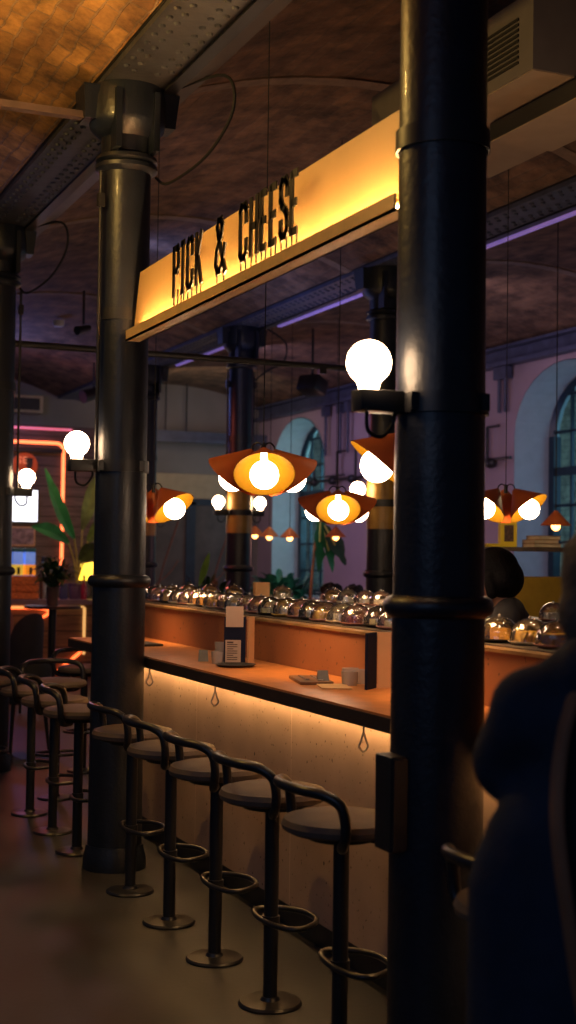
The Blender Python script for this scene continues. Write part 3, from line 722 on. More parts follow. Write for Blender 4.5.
ys = []; y = 4.02
while y < 8.6: ys.append(y); y += 0.171
rk = random.Random(5)
for i, y in enumerate(ys):
    k, p = rk.randrange(5), rk.randrange(4)
    place_cloche(2.755 + rk.uniform(-0.004, 0.03), y + rk.uniform(-0.003, 0.003), rk.random() * 6, 'cloche over %s on %s, %s from right on front belt' % (food[k], pl_[p], ORD[i]), k, p)
i = 0
for a in [PI - k * 0.28 - 0.1 for k in range(1, 9)]:
    k, p = rk.randrange(5), rk.randrange(4)
    if abs(a - 1.07) < 0.22: continue
    place_cloche(CXL + 0.64 * math.cos(a), YL + 0.64 * math.sin(a), rk.random() * 6, 'cloche over %s, %s round the curved left belt end' % (food[k], ORD[i]), k, p); i += 1
for i, y in enumerate((8.35, 8.12, 7.86, 7.64, 7.42, 6.97, 6.75, 6.2, 5.75, 5.45)):
    k, p = rk.randrange(5), rk.randrange(4)
    place_cloche(3.95, y, rk.random() * 6, 'cloche over %s, %s from the curve on the back belt' % (food[k], ORD[i]), k, p)
b = MB(); b.box((3.68, 8.98, BELT + 0.066), (0.11, 0.05, 0.12), bevel=0.003); tag(b.done('card_block', M['card'], smooth=False), 'plain peach card block standing among the cloches on the belt', 'card')

# ------------------------------------------------------------------ things on the counter
def menu_stand(x, y, rz, label, h, front=True, card=((0.078, 0.03), 0.045, 0.9)):
    t = thing('menu_stand', label, 'menu', (x, y, CT), 'menus standing on the counter', rz)
    b = MB(); b.box((0, 0, h / 2), (0.105, 0.012, h)); b.done('board', M['navy'], t, smooth=False, world=False)
    b = MB(); b.box((card[0][0], card[0][1], h / 2), (card[1], 0.01, h), Matrix.Rotation(card[2], 3, 'Z')); b.done('back_card', M['card'], t, smooth=False, world=False)
    if front:
        b = MB(); b.box((-0.008, -0.009, h * 0.26), (0.075, 0.004, h * 0.5)); pg = b.done('page', M['paper'], t, smooth=False, world=False)
        b = MB()
        for k in range(9):
            w = 0.05 if k % 3 else 0.03
            b.box((-0.018 - (0.05 - w) / 2 + 0.006, -0.0115, h * 0.46 - k * h * 0.045), (w, 0.001, 0.004 if k else 0.008))
        b.done('print_lines', M['ink'], pg, smooth=False, world=False)
        b = MB(); b.box((-0.002, -0.003, h * 1.0), (0.085, 0.008, 0.10)); b.done('top_card', M['paper'], t, smooth=False, world=False)
    return t
menu_stand(2.385, 6.15, -0.36, 'navy menu stand with printed page beside the stacked glasses', 0.23)
menu_stand(2.475, 4.87, 0.75, 'plain navy menu stand with kraft back card beside the nearest column', 0.225, False, ((0.07, -0.035), 0.06, -1.1))
def tumbler(b, x, y, z, r=0.036, h=0.058):
    b.lathe([(r * 0.85, z), (r, z + h), (r - 0.002, z + h), (r * 0.82, z + 0.006), (0.0, z + 0.006)], (x, y, 0), 18, caps=False)
def tumblers(pts, label, group):
    for i, (x, y, z) in enumerate(pts):
        b = MB(); tumbler(b, x, y, z); tag(b.done('tumbler', M['tumbler']), label[i], 'glass', group)
tumblers([(2.37, 6.29, CT), (2.37, 6.29, CT + 0.04), (2.32, 6.20, CT)], ['lower clear tumbler of the stack left of the printed menu', 'upper clear tumbler of the stack left of the printed menu', 'single clear tumbler standing in front of the printed menu'], 'clear tumblers by the printed menu')
tumblers([(2.53, 5.17, CT), (2.54, 5.08, CT), (2.46, 5.03, CT)], ['clear tumbler at the back left beside the plain navy menu', 'clear tumbler nearest the plain navy menu', 'clear tumbler at the front beside the plain navy menu'], 'clear tumblers by the navy menu')
def card_holder(x, y, rz, label):
    b = MB(); c, s = math.cos(rz), math.sin(rz)
    def T(p): return (x + p[0] * c - p[1] * s, y + p[0] * s + p[1] * c, CT + p[2])
    v = [b.bm.verts.new(T(p)) for p in ((-0.025, -0.03, 0), (0.025, -0.03, 0), (0.025, 0.03, 0), (-0.025, 0.03, 0), (-0.022, 0.01, 0.055), (0.022, 0.01, 0.055))]
    for k in ((0, 1, 2, 3), (0, 1, 5, 4), (2, 3, 4, 5), (1, 2, 5), (3, 0, 4)): b.face([v[i] for i in k])
    tag(b.done('card_holder', M['holder'], smooth=False), label, 'card holder', 'tent-shaped card holders')
card_holder(2.30, 6.36, -0.3, 'dark wedge-shaped card holder left of the stacked tumblers')
card_holder(2.38, 5.12, -0.3, 'grey wedge-shaped card holder in front of the tumblers on the tray')
card_holder(2.33, 4.36, -0.3, 'wedge-shaped card holder half hidden by the nearest column')
def tray(x, y, w, l, m, label, rz=0.0, dia=None, cutlery=False):
    t = thing('serving_tray', label, 'tray', (x, y, CT), 'trays and plates on the counter', rz)
    b = MB()
    if dia: b.lathe([(0, 0), (dia * 0.4, 0), (dia / 2, 0.012), (dia / 2 - 0.005, 0.013), (dia * 0.39, 0.006), (0, 0.006)], n=30, caps=False)
    else: b.box((0, 0, 0.007), (w, l, 0.014), bevel=0.003)
    b.done('plate' if dia else 'board', m, t, world=False)
    if cutlery:
        b = MB(); b.box((-0.03, 0, 0.0175), (0.014, 0.2, 0.004)); b.done('knife', M['steel'], t, world=False)
        b = MB(); b.box((0.02, 0.01, 0.0175), (0.012, 0.18, 0.004)); b.box((0.02, -0.1, 0.0175), (0.022, 0.05, 0.004)); b.done('fork', M['steel'], t, world=False)
tray(2.34, 6.02, 0, 0, M['slate'], 'dark round plate in front of the printed menu', dia=0.2)
tray(2.37, 5.22, 0.14, 0.3, M['wood_tray'], 'long wooden tray with cutlery left of the grey card holder', -0.25, cutlery=True)
tray(2.35, 7.55, 0.16, 0.26, M['slate'], 'flat dark tray on the counter just right of the sign column', 0.1)
tray(2.40, 8.1, 0.2, 0.22, M['slate'], 'dark tray on the far tip of the counter left of the sign column', 0.1)
b = MB(); b.box((2.36, 4.97, CT + 0.003), (0.12, 0.18, 0.005), Matrix.Rotation(-0.3, 3, 'Z')); tag(b.done('paper_napkin', M['napkin'], smooth=False), 'folded paper napkin in front of the plain navy menu', 'napkin')
t = thing('tea_light', 'small lit tea light in glass on the far tip of the counter', 'candle', (2.40, 8.1, CT + 0.014))
b = MB(); tumbler(b, 2.40, 8.1, CT + 0.014, 0.028, 0.06); b.done('holder', M['tumbler'], t)
b = MB(); b.lathe([(0.018, 0), (0.018, 0.018)], (2.4, 8.1, CT + 0.021), 14); b.done('wax', M['white'], t)
b = MB(); b.lathe([(0.0, 0), (0.006, 0.01), (0.0, 0.028)], (2.4, 8.1, CT + 0.04), 10, caps=False); b.done('flame', M['flame'], t)

# ------------------------------------------------------------------ bar stools
def make_stool(label):
    t = thing('bar_stool', label, 'stool', (0, 0, 0), 'round-seated bar stools with a bent rail')
    b = MB(); b.lathe([(0.0, 0), (0.112, 0), (0.114, 0.006), (0.108, 0.014), (0.036, 0.018), (0.03, 0.03), (0, 0.03)], n=36, caps=False); b.done('base', M['stool_metal'], t, world=False)
    b = MB(); b.cyl((0, 0, 0.02), (0, 0, 0.72), 0.026, n=20); b.done('pole', M['stool_metal'], t, world=False)
    b = MB(); b.lathe([(0.0, 0.70), (0.11, 0.70), (0.12, 0.722), (0.0, 0.724)], n=28, caps=False); mt = b.done('seat_mount', M['stool_metal'], t, world=False)
    b = MB(); b.tube([(0.03, -0.05, 0.705), (0.09, -0.12, 0.70), (0.12, -0.155, 0.675)], 0.006, 8); b.done('height_lever', M['stool_metal'], mt, world=False)
    b = MB(); b.lathe([(0.0, 0.722), (0.17, 0.722), (0.19, 0.732), (0.194, 0.748), (0.185, 0.765), (0.15, 0.774), (0.0, 0.778)], n=40, caps=False); b.done('seat', M['seat'], t, world=False)
    b = MB()
    pts = [(-0.04, -0.09, 0.70), (-0.075, -0.16, 0.703), (-0.085, -0.20, 0.74), (-0.088, -0.208, 0.79), (-0.10, -0.20, 0.84), (-0.135, -0.165, 0.868), (-0.18, -0.10, 0.876), (-0.198, 0, 0.878)]
    full = pts + [(x, -y, z) for x, y, z in pts[::-1][1:]]
    b.tube(spline(full, 5), 0.017, 12); b.done('back_rail', M['stool_metal'], t, world=False)
    b = MB()
    ring = [(-0.005, -0.13, 0.3), (0.04, -0.155, 0.3), (0.12, -0.11, 0.3), (0.155, -0.04, 0.3), (0.155, 0.04, 0.3), (0.12, 0.11, 0.3), (0.04, 0.155, 0.3), (-0.005, 0.13, 0.3), (-0.03, 0.05, 0.3), (-0.03, -0.05, 0.3)]
    b.tube(spline(ring, 5, True), 0.010, 10, closed=True); b.lathe([(0.026, 0.285), (0.032, 0.285), (0.032, 0.315), (0.026, 0.315)], n=20, caps=False)
    b.done('foot_ring', M['stool_metal'], t, world=False)
    return t
SX = 1.9
spots = [(SX, 3.93, 0, 'bar stool right beside the nearest column, in front of the speckled counter'), (SX, 4.5, 0.05, 'second bar stool to the left of the nearest column'),
         (SX, 5.07, 0, 'third bar stool to the left of the nearest column'), (SX, 5.64, -0.05, 'fourth bar stool left of the nearest column'), (SX, 6.22, 0, 'bar stool just right of the sign column foot'),
         (1.88, 7.14, -0.3, 'bar stool just left of the sign column foot'), (1.88, 7.69, -0.3, 'second bar stool left of the sign column foot'), (1.88, 8.27, -0.3, 'third bar stool left of the sign column foot'),
         (1.72, 8.98, -0.4, 'leftmost bar stool beside the column at the photo edge'), (2.15, 8.74, -1.5, 'bar stool at the end of the counter under the tea light'), (2.6, 9.75, -1.5, 'farthest small bar stool behind the counter end'),
         (1.89, 2.83, 0.1, 'bar stool mostly hidden behind the person in the navy coat')]
st0 = make_stool(spots[0][3]); st0.location = (spots[0][0], spots[0][1], 0)
for x, y, r, l in spots[1:]: dup(st0, (x, y, 0), r, l)

# box on the nearest column
t = thing('column_box', 'dark upright box fixed to the left of the nearest column', 'box', (AX - 0.15, Y0 + 0.0, 0.75))
b = MB(); b.box((AX - 0.15, Y0 + 0.0, 0.9), (0.05, 0.1, 0.27), bevel=0.004); b.done('casing', M['black'], t, smooth=False)
b = MB(); b.box((AX - 0.148, Y0 - 0.054, 0.9), (0.044, 0.01, 0.255)); b.done('cover', M['iron'], t, smooth=False)

# ------------------------------------------------------------------ pendant clusters
def make_cluster(label):
    t = thing('pendant_cluster', label, 'pendant lamp', (0, 0, 0), 'three-shade pendant clusters')
    b = MB(); b.cyl((0, 0, 0.02), (0, 0, 2.18), 0.0024, n=6); b.done('cord', M['rubber'], t, world=False)
    b = MB(); b.cyl((0, 0, -0.02), (0, 0, 0.03), 0.012, n=10)
    for k in range(3):
        a = k * 2 * PI / 3; dx, dy = math.cos(a), math.sin(a)
        b.tube(spline([(0, 0, 0.02), (dx * 0.03, dy * 0.03, 0.035), (dx * 0.055, dy * 0.055, 0.02), (dx * 0.06, dy * 0.06, -0.005)]), 0.004, 6)
    b.done('hub', M['black'], t, world=False)
    L, R = 0.15, 0.135
    for k in range(3):
        a = k * 2 * PI / 3; th = math.radians(40)
        ax = Vector((math.cos(a) * math.sin(th), math.sin(a) * math.sin(th), -math.cos(th)))
        ap = Vector((math.cos(a) * 0.055, math.sin(a) * 0.055, 0.0))
        b = MB(); b.lathe([(0.0, -0.004), (0.014, 0.0), (R, L)], ap, 40, axis=ax, caps=False)
        b.mi = 1; b.lathe([(R, L), (R - 0.003, L), (0.014, 0.006), (0.0, 0.004)], ap, 40, axis=ax, caps=False)
        sh = b.done('lamp_shade', [M['copper'], M['shade_in']], t, world=False)
        b = MB(); pr = [(0.014, 0.02), (0.016, 0.06), (0.024, 0.075)]
        r = 0.063; zc = 0.078 + r * 0.9
        for i in range(1, 13):
            q = PI * 0.85 * (1 - i / 12); pr.append((max(0, r * math.sin(q)), zc - r * math.cos(q) * -1))
        zc += 0.02; pr = [(0.014, 0.02), (0.016, 0.07), (0.026, 0.098)] + [(max(0.0, r * math.sin(PI * 0.86 - PI * 0.86 * i / 12)), zc + r * math.cos(PI * 0.86 - PI * 0.86 * i / 12)) for i in range(1, 13)]
        b.lathe(pr, ap, 28, axis=ax); b.done('bulb', M['bulb'], sh, world=False)
    return t
CAMDIR = math.atan2(-0.918, -0.397)      # azimuth from the bar back towards the viewer
clusters = [(2.275, 5.55, 2.065, math.radians(3), 'orange three-cone pendant cluster hanging right of the ampersand, over the belt'), (2.425, 4.40, 2.055, math.radians(-88), 'orange pendant cluster half hidden behind the nearest column'),
            (2.46, 7.72, 1.985, math.radians(60), 'orange pendant cluster half hidden by the sign column'), (3.57, 7.5, 1.995, math.radians(0), 'smaller orange pendant cluster left of the far dark column'),
            (4.51, 7.08, 2.02, math.radians(57), 'orange pendant cluster right of the nearest column, above the woman')]
c0 = None
for x, y, z, r, l in clusters:
    if c0 is None: c0 = make_cluster(l); c0.location = (x, y, z); c0.rotation_euler = (0, 0, CAMDIR + r)
    else: dup(c0, (x, y, z), CAMDIR + r, l)
def make_small(label):
    t = thing('small_pendant', label, 'pendant lamp', (0, 0, 0), 'small copper cone pendants')
    b = MB(); b.cyl((0, 0, 0.1), (0, 0, 2.38), 0.004, n=6); b.done('cord', M['rubber'], t, world=False)
    b = MB(); b.lathe([(0.0, 0.11), (0.012, 0.11), (0.115, 0.0)], n=28, caps=False); b.mi = 1; b.lathe([(0.115, 0.0), (0.112, 0.0), (0.01, 0.1)], n=28, caps=False)
    sh = b.done('lamp_shade', [M['copper'], M['shade_in']], t, world=False)
    b = MB(); b.ball((0, 0, -0.006), 0.034, 14); b.cyl((0, 0, 0.02), (0, 0, 0.08), 0.012, n=10); b.done('bulb', M['bulb_small'], sh, world=False)
    return t
sm = [(6.31, 13.29, 1.81, 'small copper pendant in front of the hanging green leaf'), (5.97, 13.76, 1.80, 'small copper pendant in front of the arched window, rightmost of the trio'), (5.84, 14.04, 1.81, 'small copper pendant in the middle of the trio by the gold-banded column'),
      (5.84, 14.47, 1.83, 'small copper pendant touching the gold-banded column edge, leftmost of the trio'), (5.8, 8.42, 1.85, 'small copper pendant with bright bulb beside the person’s hair')]
s0 = None
for x, y, z, l in sm:
    if s0 is None: s0 = make_small(l); s0.location = (x, y, z)
    else: dup(s0, (x, y, z), 0, l)

# ------------------------------------------------------------------ ceiling equipment
t = thing('air_conditioner', 'grey ceiling air conditioner with slotted grille at top right', 'air conditioner', (3.6, 4.3, 3.7))
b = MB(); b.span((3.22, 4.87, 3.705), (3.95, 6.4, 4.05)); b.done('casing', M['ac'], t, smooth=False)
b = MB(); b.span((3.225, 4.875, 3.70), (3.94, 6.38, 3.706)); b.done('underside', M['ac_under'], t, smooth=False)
b = MB()
for k in range(9): b.span((3.214, 4.98, 3.76 + k * 0.024), (3.222, 5.7, 3.772 + k * 0.024))
b.done('grille', M['grille'], t, smooth=False)
t = thing('ceiling_panel_heater', 'flat black-edged panel with pale underside hanging below the air conditioner', 'panel', (3.6, 4.6, 3.6))
b = MB(); b.span((3.43, 3.6, 3.605), (3.78, 5.55, 3.69)); b.done('frame', M['black'], t, smooth=False)
b = MB(); b.span((3.432, 3.61, 3.6), (3.778, 5.545, 3.606)); b.done('underside', M['ac_under'], t, smooth=False)
b = MB()
for y in (3.75, 4.6): b.cyl((3.6, y, 3.69), (3.6, y, 4.3), 0.008, n=8)
b.done('hanger_rod', M['black'], t)
b = MB(); b.lathe([(0.0, -0.05), (0.05, -0.045), (0.065, -0.02), (0.065, 0.02), (0, 0.02)], (3.75, 15.5, 4.28), 18, caps=False); tag(b.done('smoke_detector', M['white']), 'small white round smoke detector on the dim brick vault', 'smoke detector')
t = thing('wall_air_unit', 'pale box air unit high on the far wall at left', 'air conditioner', (4.5, FARY - 0.2, 3.7))
b = MB(); b.span((4.05, FARY - 0.4, 3.72), (4.72, FARY - 0.003, 3.98)); b.done('casing', M['band'], t, smooth=False)
b = MB(); b.span((4.1, FARY - 0.405, 3.76), (4.67, FARY - 0.398, 3.94)); b.done('grille', M['grille'], t, smooth=False)
b = MB(); b.span((4.0, FARY - 0.06, 3.5), (4.8, FARY, 3.54)); tag(b.done('led_strip', M['led_purple'], smooth=False), 'short violet LED strip below the pale air unit', 'LED strip')
b = MB(); b.span((2.7, 18.57, 3.3), (4.72, 18.601, 3.33)); tag(b.done('led_strip', M['led_pink'], smooth=False), 'pink LED strip above the orange neon rectangle', 'LED strip')
def spotlight(x, y, z, zc, label, s=1.0):
    t = thing('stage_spotlight', label, 'spotlight', (x, y, z), 'black spotlights under the vault')
    b = MB(); b.cyl((x, y, z + 0.05), (x, y, zc), 0.012, n=8); b.done('rod', M['black'], t)
    b = MB(); b.cyl(Vector((x - 0.16 * s, y - 0.05, z - 0.05 * s)), Vector((x + 0.14 * s, y + 0.05, z + 0.06 * s)), 0.09 * s, 0.065 * s, n=18); b.done('can', M['black'], t)
spotlight(4.75, 17.6, 3.72, 4.2, 'black stage spotlight hanging left of the sign column')
spotlight(3.55, 13.6, 3.9, 4.3, 'small black spotlight near the vault left of the sign', 0.5)
# speakers on window wall
t = thing('wall_speaker', 'dark speaker hung under the vault above the arched window', 'speaker', (6.6, 14.6, 3.5))
b = MB(); b.box((6.6, 14.6, 3.62), (0.24, 0.3, 0.2), Matrix.Rotation(0.5, 3, 'Z') @ Matrix.Rotation(0.35, 3, 'Y'), bevel=0.03); b.done('cabinet', M['black'], t)
b = MB(); b.cyl((6.6, 14.6, 3.68), (6.6, 14.6, 4.3), 0.015); b.done('bracket', M['black'], t)
# pipework on the window wall
def pipes(label, ys, zlow, ztop=3.78):
    t = thing('wall_pipework', label, 'pipes', (8.36, ys[0], zlow), 'black pipework on the mauve wall')
    b = MB(); x = 8.36
    for y in ys:
        b.cyl((x, y, zlow + 0.12), (x, y, ztop), 0.022, n=10); b.box((x, y, ztop - 0.06), (0.09, 0.13, 0.14))
        b.done('vertical_pipe', M['girder_blue'], t); b = MB()
    b.bm.free(); return t
t = pipes('grey drop pipes on the mauve wall right of the arched window', (18.0, 17.5, 17.25), 2.95)
b = MB(); x = 8.34
b.cyl((x, 18.9, 2.70), (x, 16.4, 2.70), 0.02, n=10); b.cyl((x, 18.9, 2.76), (x, 17.3, 2.76), 0.012, n=10)
for y, z0, z1 in ((17.55, 2.7, 3.1), (16.95, 2.7, 3.1), (18.35, 2.7, 2.95)): b.cyl((x, y, z0), (x, y, z1), 0.02, n=10); b.cyl((x, y, z1), (x, y - 0.25, z1), 0.014, n=8)
for y in (18.35, 17.7, 17.05): b.ball((x, y, 2.69), 0.07, 14, (1, 1.4, 0.9))
b.done('valve_pipe', M['black'], t)
t = pipes('grey drop pipes on the mauve wall right of the nearest column', (13.15, 12.98 + 0.3), 3.15)
b = MB(); b.cyl((x, 13.5, 2.72), (x, 13.5, 3.12), 0.022, n=10); b.cyl((x, 13.5, 3.12), (x, 13.25, 3.12), 0.016, n=8); b.cyl((x, 13.75, 2.74), (x, 13.0, 2.74), 0.018, n=8); b.ball((x, 13.42, 2.70), 0.07, 14, (1, 1.4, 0.9)); b.done('valve_pipe', M['black'], t)

# ------------------------------------------------------------------ the neon bar at the far left
BY = 17.0
b = MB(); b.span((2.2, 18.6, 0), (5.05, 18.66, 3.36)); struct(b.done('wall_bar', M['plank'], smooth=False, keep=True))
nb = thing('neon_bar', 'wooden plank bar lit by orange neon at the far left', 'bar counter', (3.8, BY, 0))
b = MB(); b.span((2.3, BY, 0), (4.95, BY + 0.5, 0.94)); b.done('front', M['plank_bar'], nb, smooth=False)
b = MB(); b.span((2.25, BY - 0.12, 0.94), (5.0, BY + 0.6, 1.0)); b.done('bar_top', M['bar_top'], nb, smooth=False)
b = MB(); b.span((2.3, BY - 0.04, 0.9), (4.5, BY - 0.02, 0.92)); b.span((4.5, BY - 0.03, 0.3), (4.53, BY - 0.01, 0.9)); b.done('led_strip', mat('led_amber', (1, .7, .3), 0.5, emit=(1, 0.5, 0.15), estr=0.9), nb, smooth=False)
def neon(pts, label, r=0.017, n=8):
    b = MB(); b.tube(pts, r, n); return tag(b.done('neon_tube', M['neon']), label, 'neon tube', 'orange neon tubes')
neon(spline([(3.5, BY - 0.018, 0.90), (3.95, BY - 0.018, 0.89), (4.05, BY - 0.018, 0.84), (3.98, BY - 0.018, 0.78), (3.85, BY - 0.018, 0.74)]), 'orange neon hook curling on the plank bar front')
neon([(4.0, BY - 0.018, 0.05), (4.18, BY - 0.018, 0.09), (4.46, BY - 0.018, 0.32), (4.5, BY - 0.018, 0.47)], 'orange neon zigzag low on the plank bar front', 0.02)
b = MB(); ny = 18.58
pts = [(2.9, ny, 3.12), (4.5, ny, 3.12)] + [(4.5 + 0.1 * math.sin(a), ny, 3.02 + 0.1 * math.cos(a)) for a in (0.4, 0.8, 1.2, 1.57)] + [(4.6, ny, 1.1)]
b.tube(pts, 0.022, 10); tag(b.done('neon_tube', M['neon_core']), 'large orange neon rectangle on the plank wall', 'neon tube', 'orange neon tubes')
b = MB(); b.span((3.4, 18.50, 2.98), (4.57, 18.598, 3.04)); tag(b.done('dark_rail', M['black'], smooth=False), 'dark rail just under the top neon tube', 'rail')
t = thing('round_neon_sign', 'round orange sign with lettering and a dark shield on the plank wall', 'sign', (4.08, 18.56, 2.7))
b = MB(); b.lathe([(0.0, 0.0), (0.175, 0.0), (0.175, 0.03), (0.0, 0.03)], (4.06, 18.59, 2.795), 32, axis=(0, -1, 0), caps=False); b.done('disc', mat('orange_disc', (0.5, 0.09, 0.02), 0.5, emit=(1.0, 0.1, 0.02), estr=0.16), t)
b = MB()
for ch, u in (('S', -0.13), ('E', -0.045)):
    for pl in stroke_letter(ch):
        b.tube([(4.07 + u + p[0] * 0.07, 18.553, 2.82 + p[1] * 0.09) for p in pl], 0.008, 6)
b.done('lettering', mat('orange_letters', (0.8, 0.3, 0.15), 0.5, emit=(1.0, 0.3, 0.12), estr=0.5), t)
b = MB(); v = [b.bm.verts.new((4.06 + x, 18.552, 2.80 + z)) for x, z in ((0.0, 0.1), (0.11, 0.1), (0.10, -0.02), (0.055, -0.09), (0.015, -0.02))]; b.face(v); b.done('shield', M['brick_shaded'] if False else M['black'], t, smooth=False)
t = thing('lightbox', 'blank glowing white lightbox on the plank wall', 'lightbox', (3.98, 18.55, 2.02))
b = MB(); b.span((3.62, 18.55, 2.0), (4.26, 18.598, 2.47)); b.done('frame', M['black'], t, smooth=False)
b = MB(); b.span((3.64, 18.545, 2.02), (4.24, 18.552, 2.45)); b.done('panel', M['lightbox'], t, smooth=False)
t = thing('framed_picture', 'small framed brown picture under the white lightbox', 'picture', (4.05, 18.55, 1.7))
b = MB(); b.span((3.85, 18.565, 1.68), (4.22, 18.598, 1.95)); b.done('frame', M['card'], t, smooth=False)
b = MB(); b.span((3.87, 18.56, 1.70), (4.20, 18.566, 1.93)); b.done('print', mat('brown_print', (0.3, 0.2, 0.18), 0.6, var=0.6, vscale=14), t, smooth=False)
# on the bar
t = thing('crate', 'orange slatted crate under the two juice dispensers', 'crate', (3.77, BY + 0.2, 1.0))
b = MB()
for k in range(3): b.span((3.58, BY + 0.06, 1.01 + k * 0.095), (3.94, BY + 0.34, 1.085 + k * 0.095))
b.span((3.6, BY + 0.08, 1.0), (3.92, BY + 0.32, 1.295)); b.done('slats', M['crate'], t, smooth=False)
for i, (x, m, l) in enumerate(((3.685, 'juice_y', 'blue-topped juice dispenser with yellow drink, left of the pair'), (3.84, 'juice_o', 'blue-topped juice dispenser with orange drink, right of the pair'))):
    t = thing('juice_dispenser', l, 'drink dispenser', (x, BY + 0.2, 1.295), 'juice dispensers on the crate')
    b = MB(); b.span((x - 0.065, BY + 0.13, 1.30), (x + 0.065, BY + 0.27, 1.60), bevel=0.01); b.done('tank', M['tank'], t)
    b = MB(); b.span((x - 0.066, BY + 0.127, 1.305), (x + 0.066, BY + 0.273, 1.44)); b.done('juice', M[m], t, smooth=False)
    b = MB(); b.span((x - 0.07, BY + 0.125, 1.60), (x + 0.07, BY + 0.275, 1.65), bevel=0.012); b.done('lid', M['tank_lid'], t)
    b = MB(); b.box((x, BY + 0.11, 1.36), (0.03, 0.05, 0.09)); b.done('tap', M['black'], t)
for x, l in ((4.06, 'tall steel canister beside the juice dispensers'), (4.17, 'tall steel canister nearest the neon upright')):
    t = thing('steel_canister', l, 'canister', (x, BY + 0.3, 1.0), 'steel canisters on the plank bar')
    b = MB(); b.lathe([(0.05, 0), (0.05, 0.46), (0.04, 0.48)], (x, BY + 0.3, 1.0), 20); b.done('body', M['steel'], t)
    b = MB(); b.lathe([(0.042, 0.48), (0.042, 0.54), (0.0, 0.55)], (x, BY + 0.3, 1.0), 20); b.done('lid', M['black'], t)
for x, w, h, m, l in ((4.28, 0.09, 0.2, 'blue_pack', 'blue carton on the plank bar right of the canisters'), (4.42, 0.1, 0.16, 'purple_pack', 'purple carton in the middle of the plank bar')):
    b = MB(); b.box((x, BY + 0.15, 1.0 + h / 2), (w, 0.07, h), bevel=0.004); tag(b.done('carton', M[m]), l, 'carton', 'cartons on the plank bar')
t = thing('bottle', 'dark red bottle on the plank bar beside the sign column', 'bottle', (4.54, BY + 0.12, 1.0))
b = MB(); b.lathe([(0.038, 0), (0.04, 0.17), (0.014, 0.22), (0.014, 0.29)], (4.54, BY + 0.12, 1.0), 18); b.done('body', M['red_pack'], t)
b = MB(); b.lathe([(0.016, 0.29), (0.016, 0.31)], (4.54, BY + 0.12, 1.0), 14); b.done('cap', M['steel'], t)
t = thing('table_lamp', 'yellow glowing lamp behind the banana leaves', 'lamp', (4.72, BY + 0.42, 1.0))
b = MB(); b.lathe([(0.06, 0), (0.06, 0.02), (0.015, 0.03), (0.015, 0.25)], (4.72, BY + 0.42, 1.0), 16); b.done('stand', M['black'], t)
b = MB(); b.lathe([(0.17, 0.24), (0.19, 0.33), (0.15, 0.45), (0.0, 0.48)], (4.72, BY + 0.42, 1.0), 24); b.done('lamp_shade', M['yellow_lamp'], t)
# banana plant on the bar
t = thing('banana_plant', 'tall banana plant with big green leaves on the plank bar', 'plant', (4.5, BY + 0.35, 1.0))
b = MB(); b.lathe([(0.09, 0), (0.11, 0.2), (0.1, 0.2), (0.0, 0.18)], (4.5, BY + 0.35, 1.0), 20); b.done('pot', M['purple_pack'], t)
rl = random.Random(3); base = Vector((4.5, BY + 0.35, 1.2))
for i, (mid, tip, w) in enumerate((((4.42, BY + 0.2, 1.78), (3.95, BY - 0.1, 2.56), 0.095), ((4.35, BY + 0.2, 1.72), (3.78, BY - 0.15, 1.98), 0.10), ((4.6, BY + 0.2, 1.75), (4.95, BY, 2.2), 0.12), ((4.5, BY + 0.2, 1.5), (4.75, BY - 0.1, 1.75), 0.13),
                                 ((4.55, BY + 0.3, 1.9), (4.75, BY + 0.3, 2.7), 0.11))):
    b = MB(); b.leaf(mid, tip, w, up=(0.2, -1, 0.2), droop=0.06 if i else -0.1, n=12, fold=0.35, ragged=0.12, rnd=rl); lf = b.done('leaf', M['leaf'] if i < 2 else M['leaf_lit'], t)
    b = MB(); b.tube(spline([base, (base + Vector(mid)) / 2 + Vector((0.02, 0, 0.02)), mid]), 0.01, 6); b.done('stalk', M['leaf_y'], lf)
# high table and its potted plant
t = thing('poseur_table', 'tall dark round pedestal table holding a potted plant', 'table', (3.46, 14.33, 0))
b = MB(); b.lathe([(0.0, 1.0), (0.3, 1.0), (0.3, 1.03), (0.0, 1.03)], (3.46, 14.33, 0), 32, caps=False); b.done('table_top', M['edge'], t)
b = MB(); b.cyl((3.46, 14.33, 0.02), (3.46, 14.33, 1.0), 0.042, n=18); b.done('pedestal', M['black'], t)
b = MB(); b.lathe([(0.24, 0), (0.24, 0.02), (0.05, 0.04)], (3.46, 14.33, 0), 28); b.done('foot', M['black'], t)
def bush(name, label, c, r, h, n, m, pot, seed, lw=0.03, ll=0.2, potmat='pot'):
    rr = random.Random(seed); x, y, z = c
    t = thing(name, label, 'plant', (x, y, z))
    b = MB(); pr, ph = pot
    prof = [(pr * 0.75, 0)]
    nr = 6
    for k in range(nr): prof += [(pr * (0.8 + 0.18 * k / nr), ph * k / nr), (pr * (0.86 + 0.18 * k / nr), ph * (k + 0.5) / nr)]
    prof += [(pr, ph), (pr * 0.85, ph), (0, ph * 0.95)]
    b.lathe(prof, (x, y, z), 24); b.done('pot', M[potmat], t)
    b = MB(); b2 = MB()
    for k in range(n):
        a = rr.random() * 2 * PI; e = rr.uniform(0.1, 1.0); q = rr.random()
        p = Vector((x + math.cos(a) * r * q * 0.6, y + math.sin(a) * r * q * 0.6, z + ph + h * rr.uniform(0.05, 0.6)))
        d = Vector((math.cos(a) * (1.2 - e), math.sin(a) * (1.2 - e), e)).normalized() * ll * rr.uniform(0.6, 1.2)
        b.leaf(p, p + d, lw * rr.uniform(0.7, 1.3), droop=0.05, n=5, fold=0.2)
        b2.tube([(x + math.cos(a) * 0.02, y + math.sin(a) * 0.02, z + ph - 0.01), p], 0.004, 5)
    b.done('foliage', m, t); b2.done('stems', M['leaf_y'] if False else m, t)
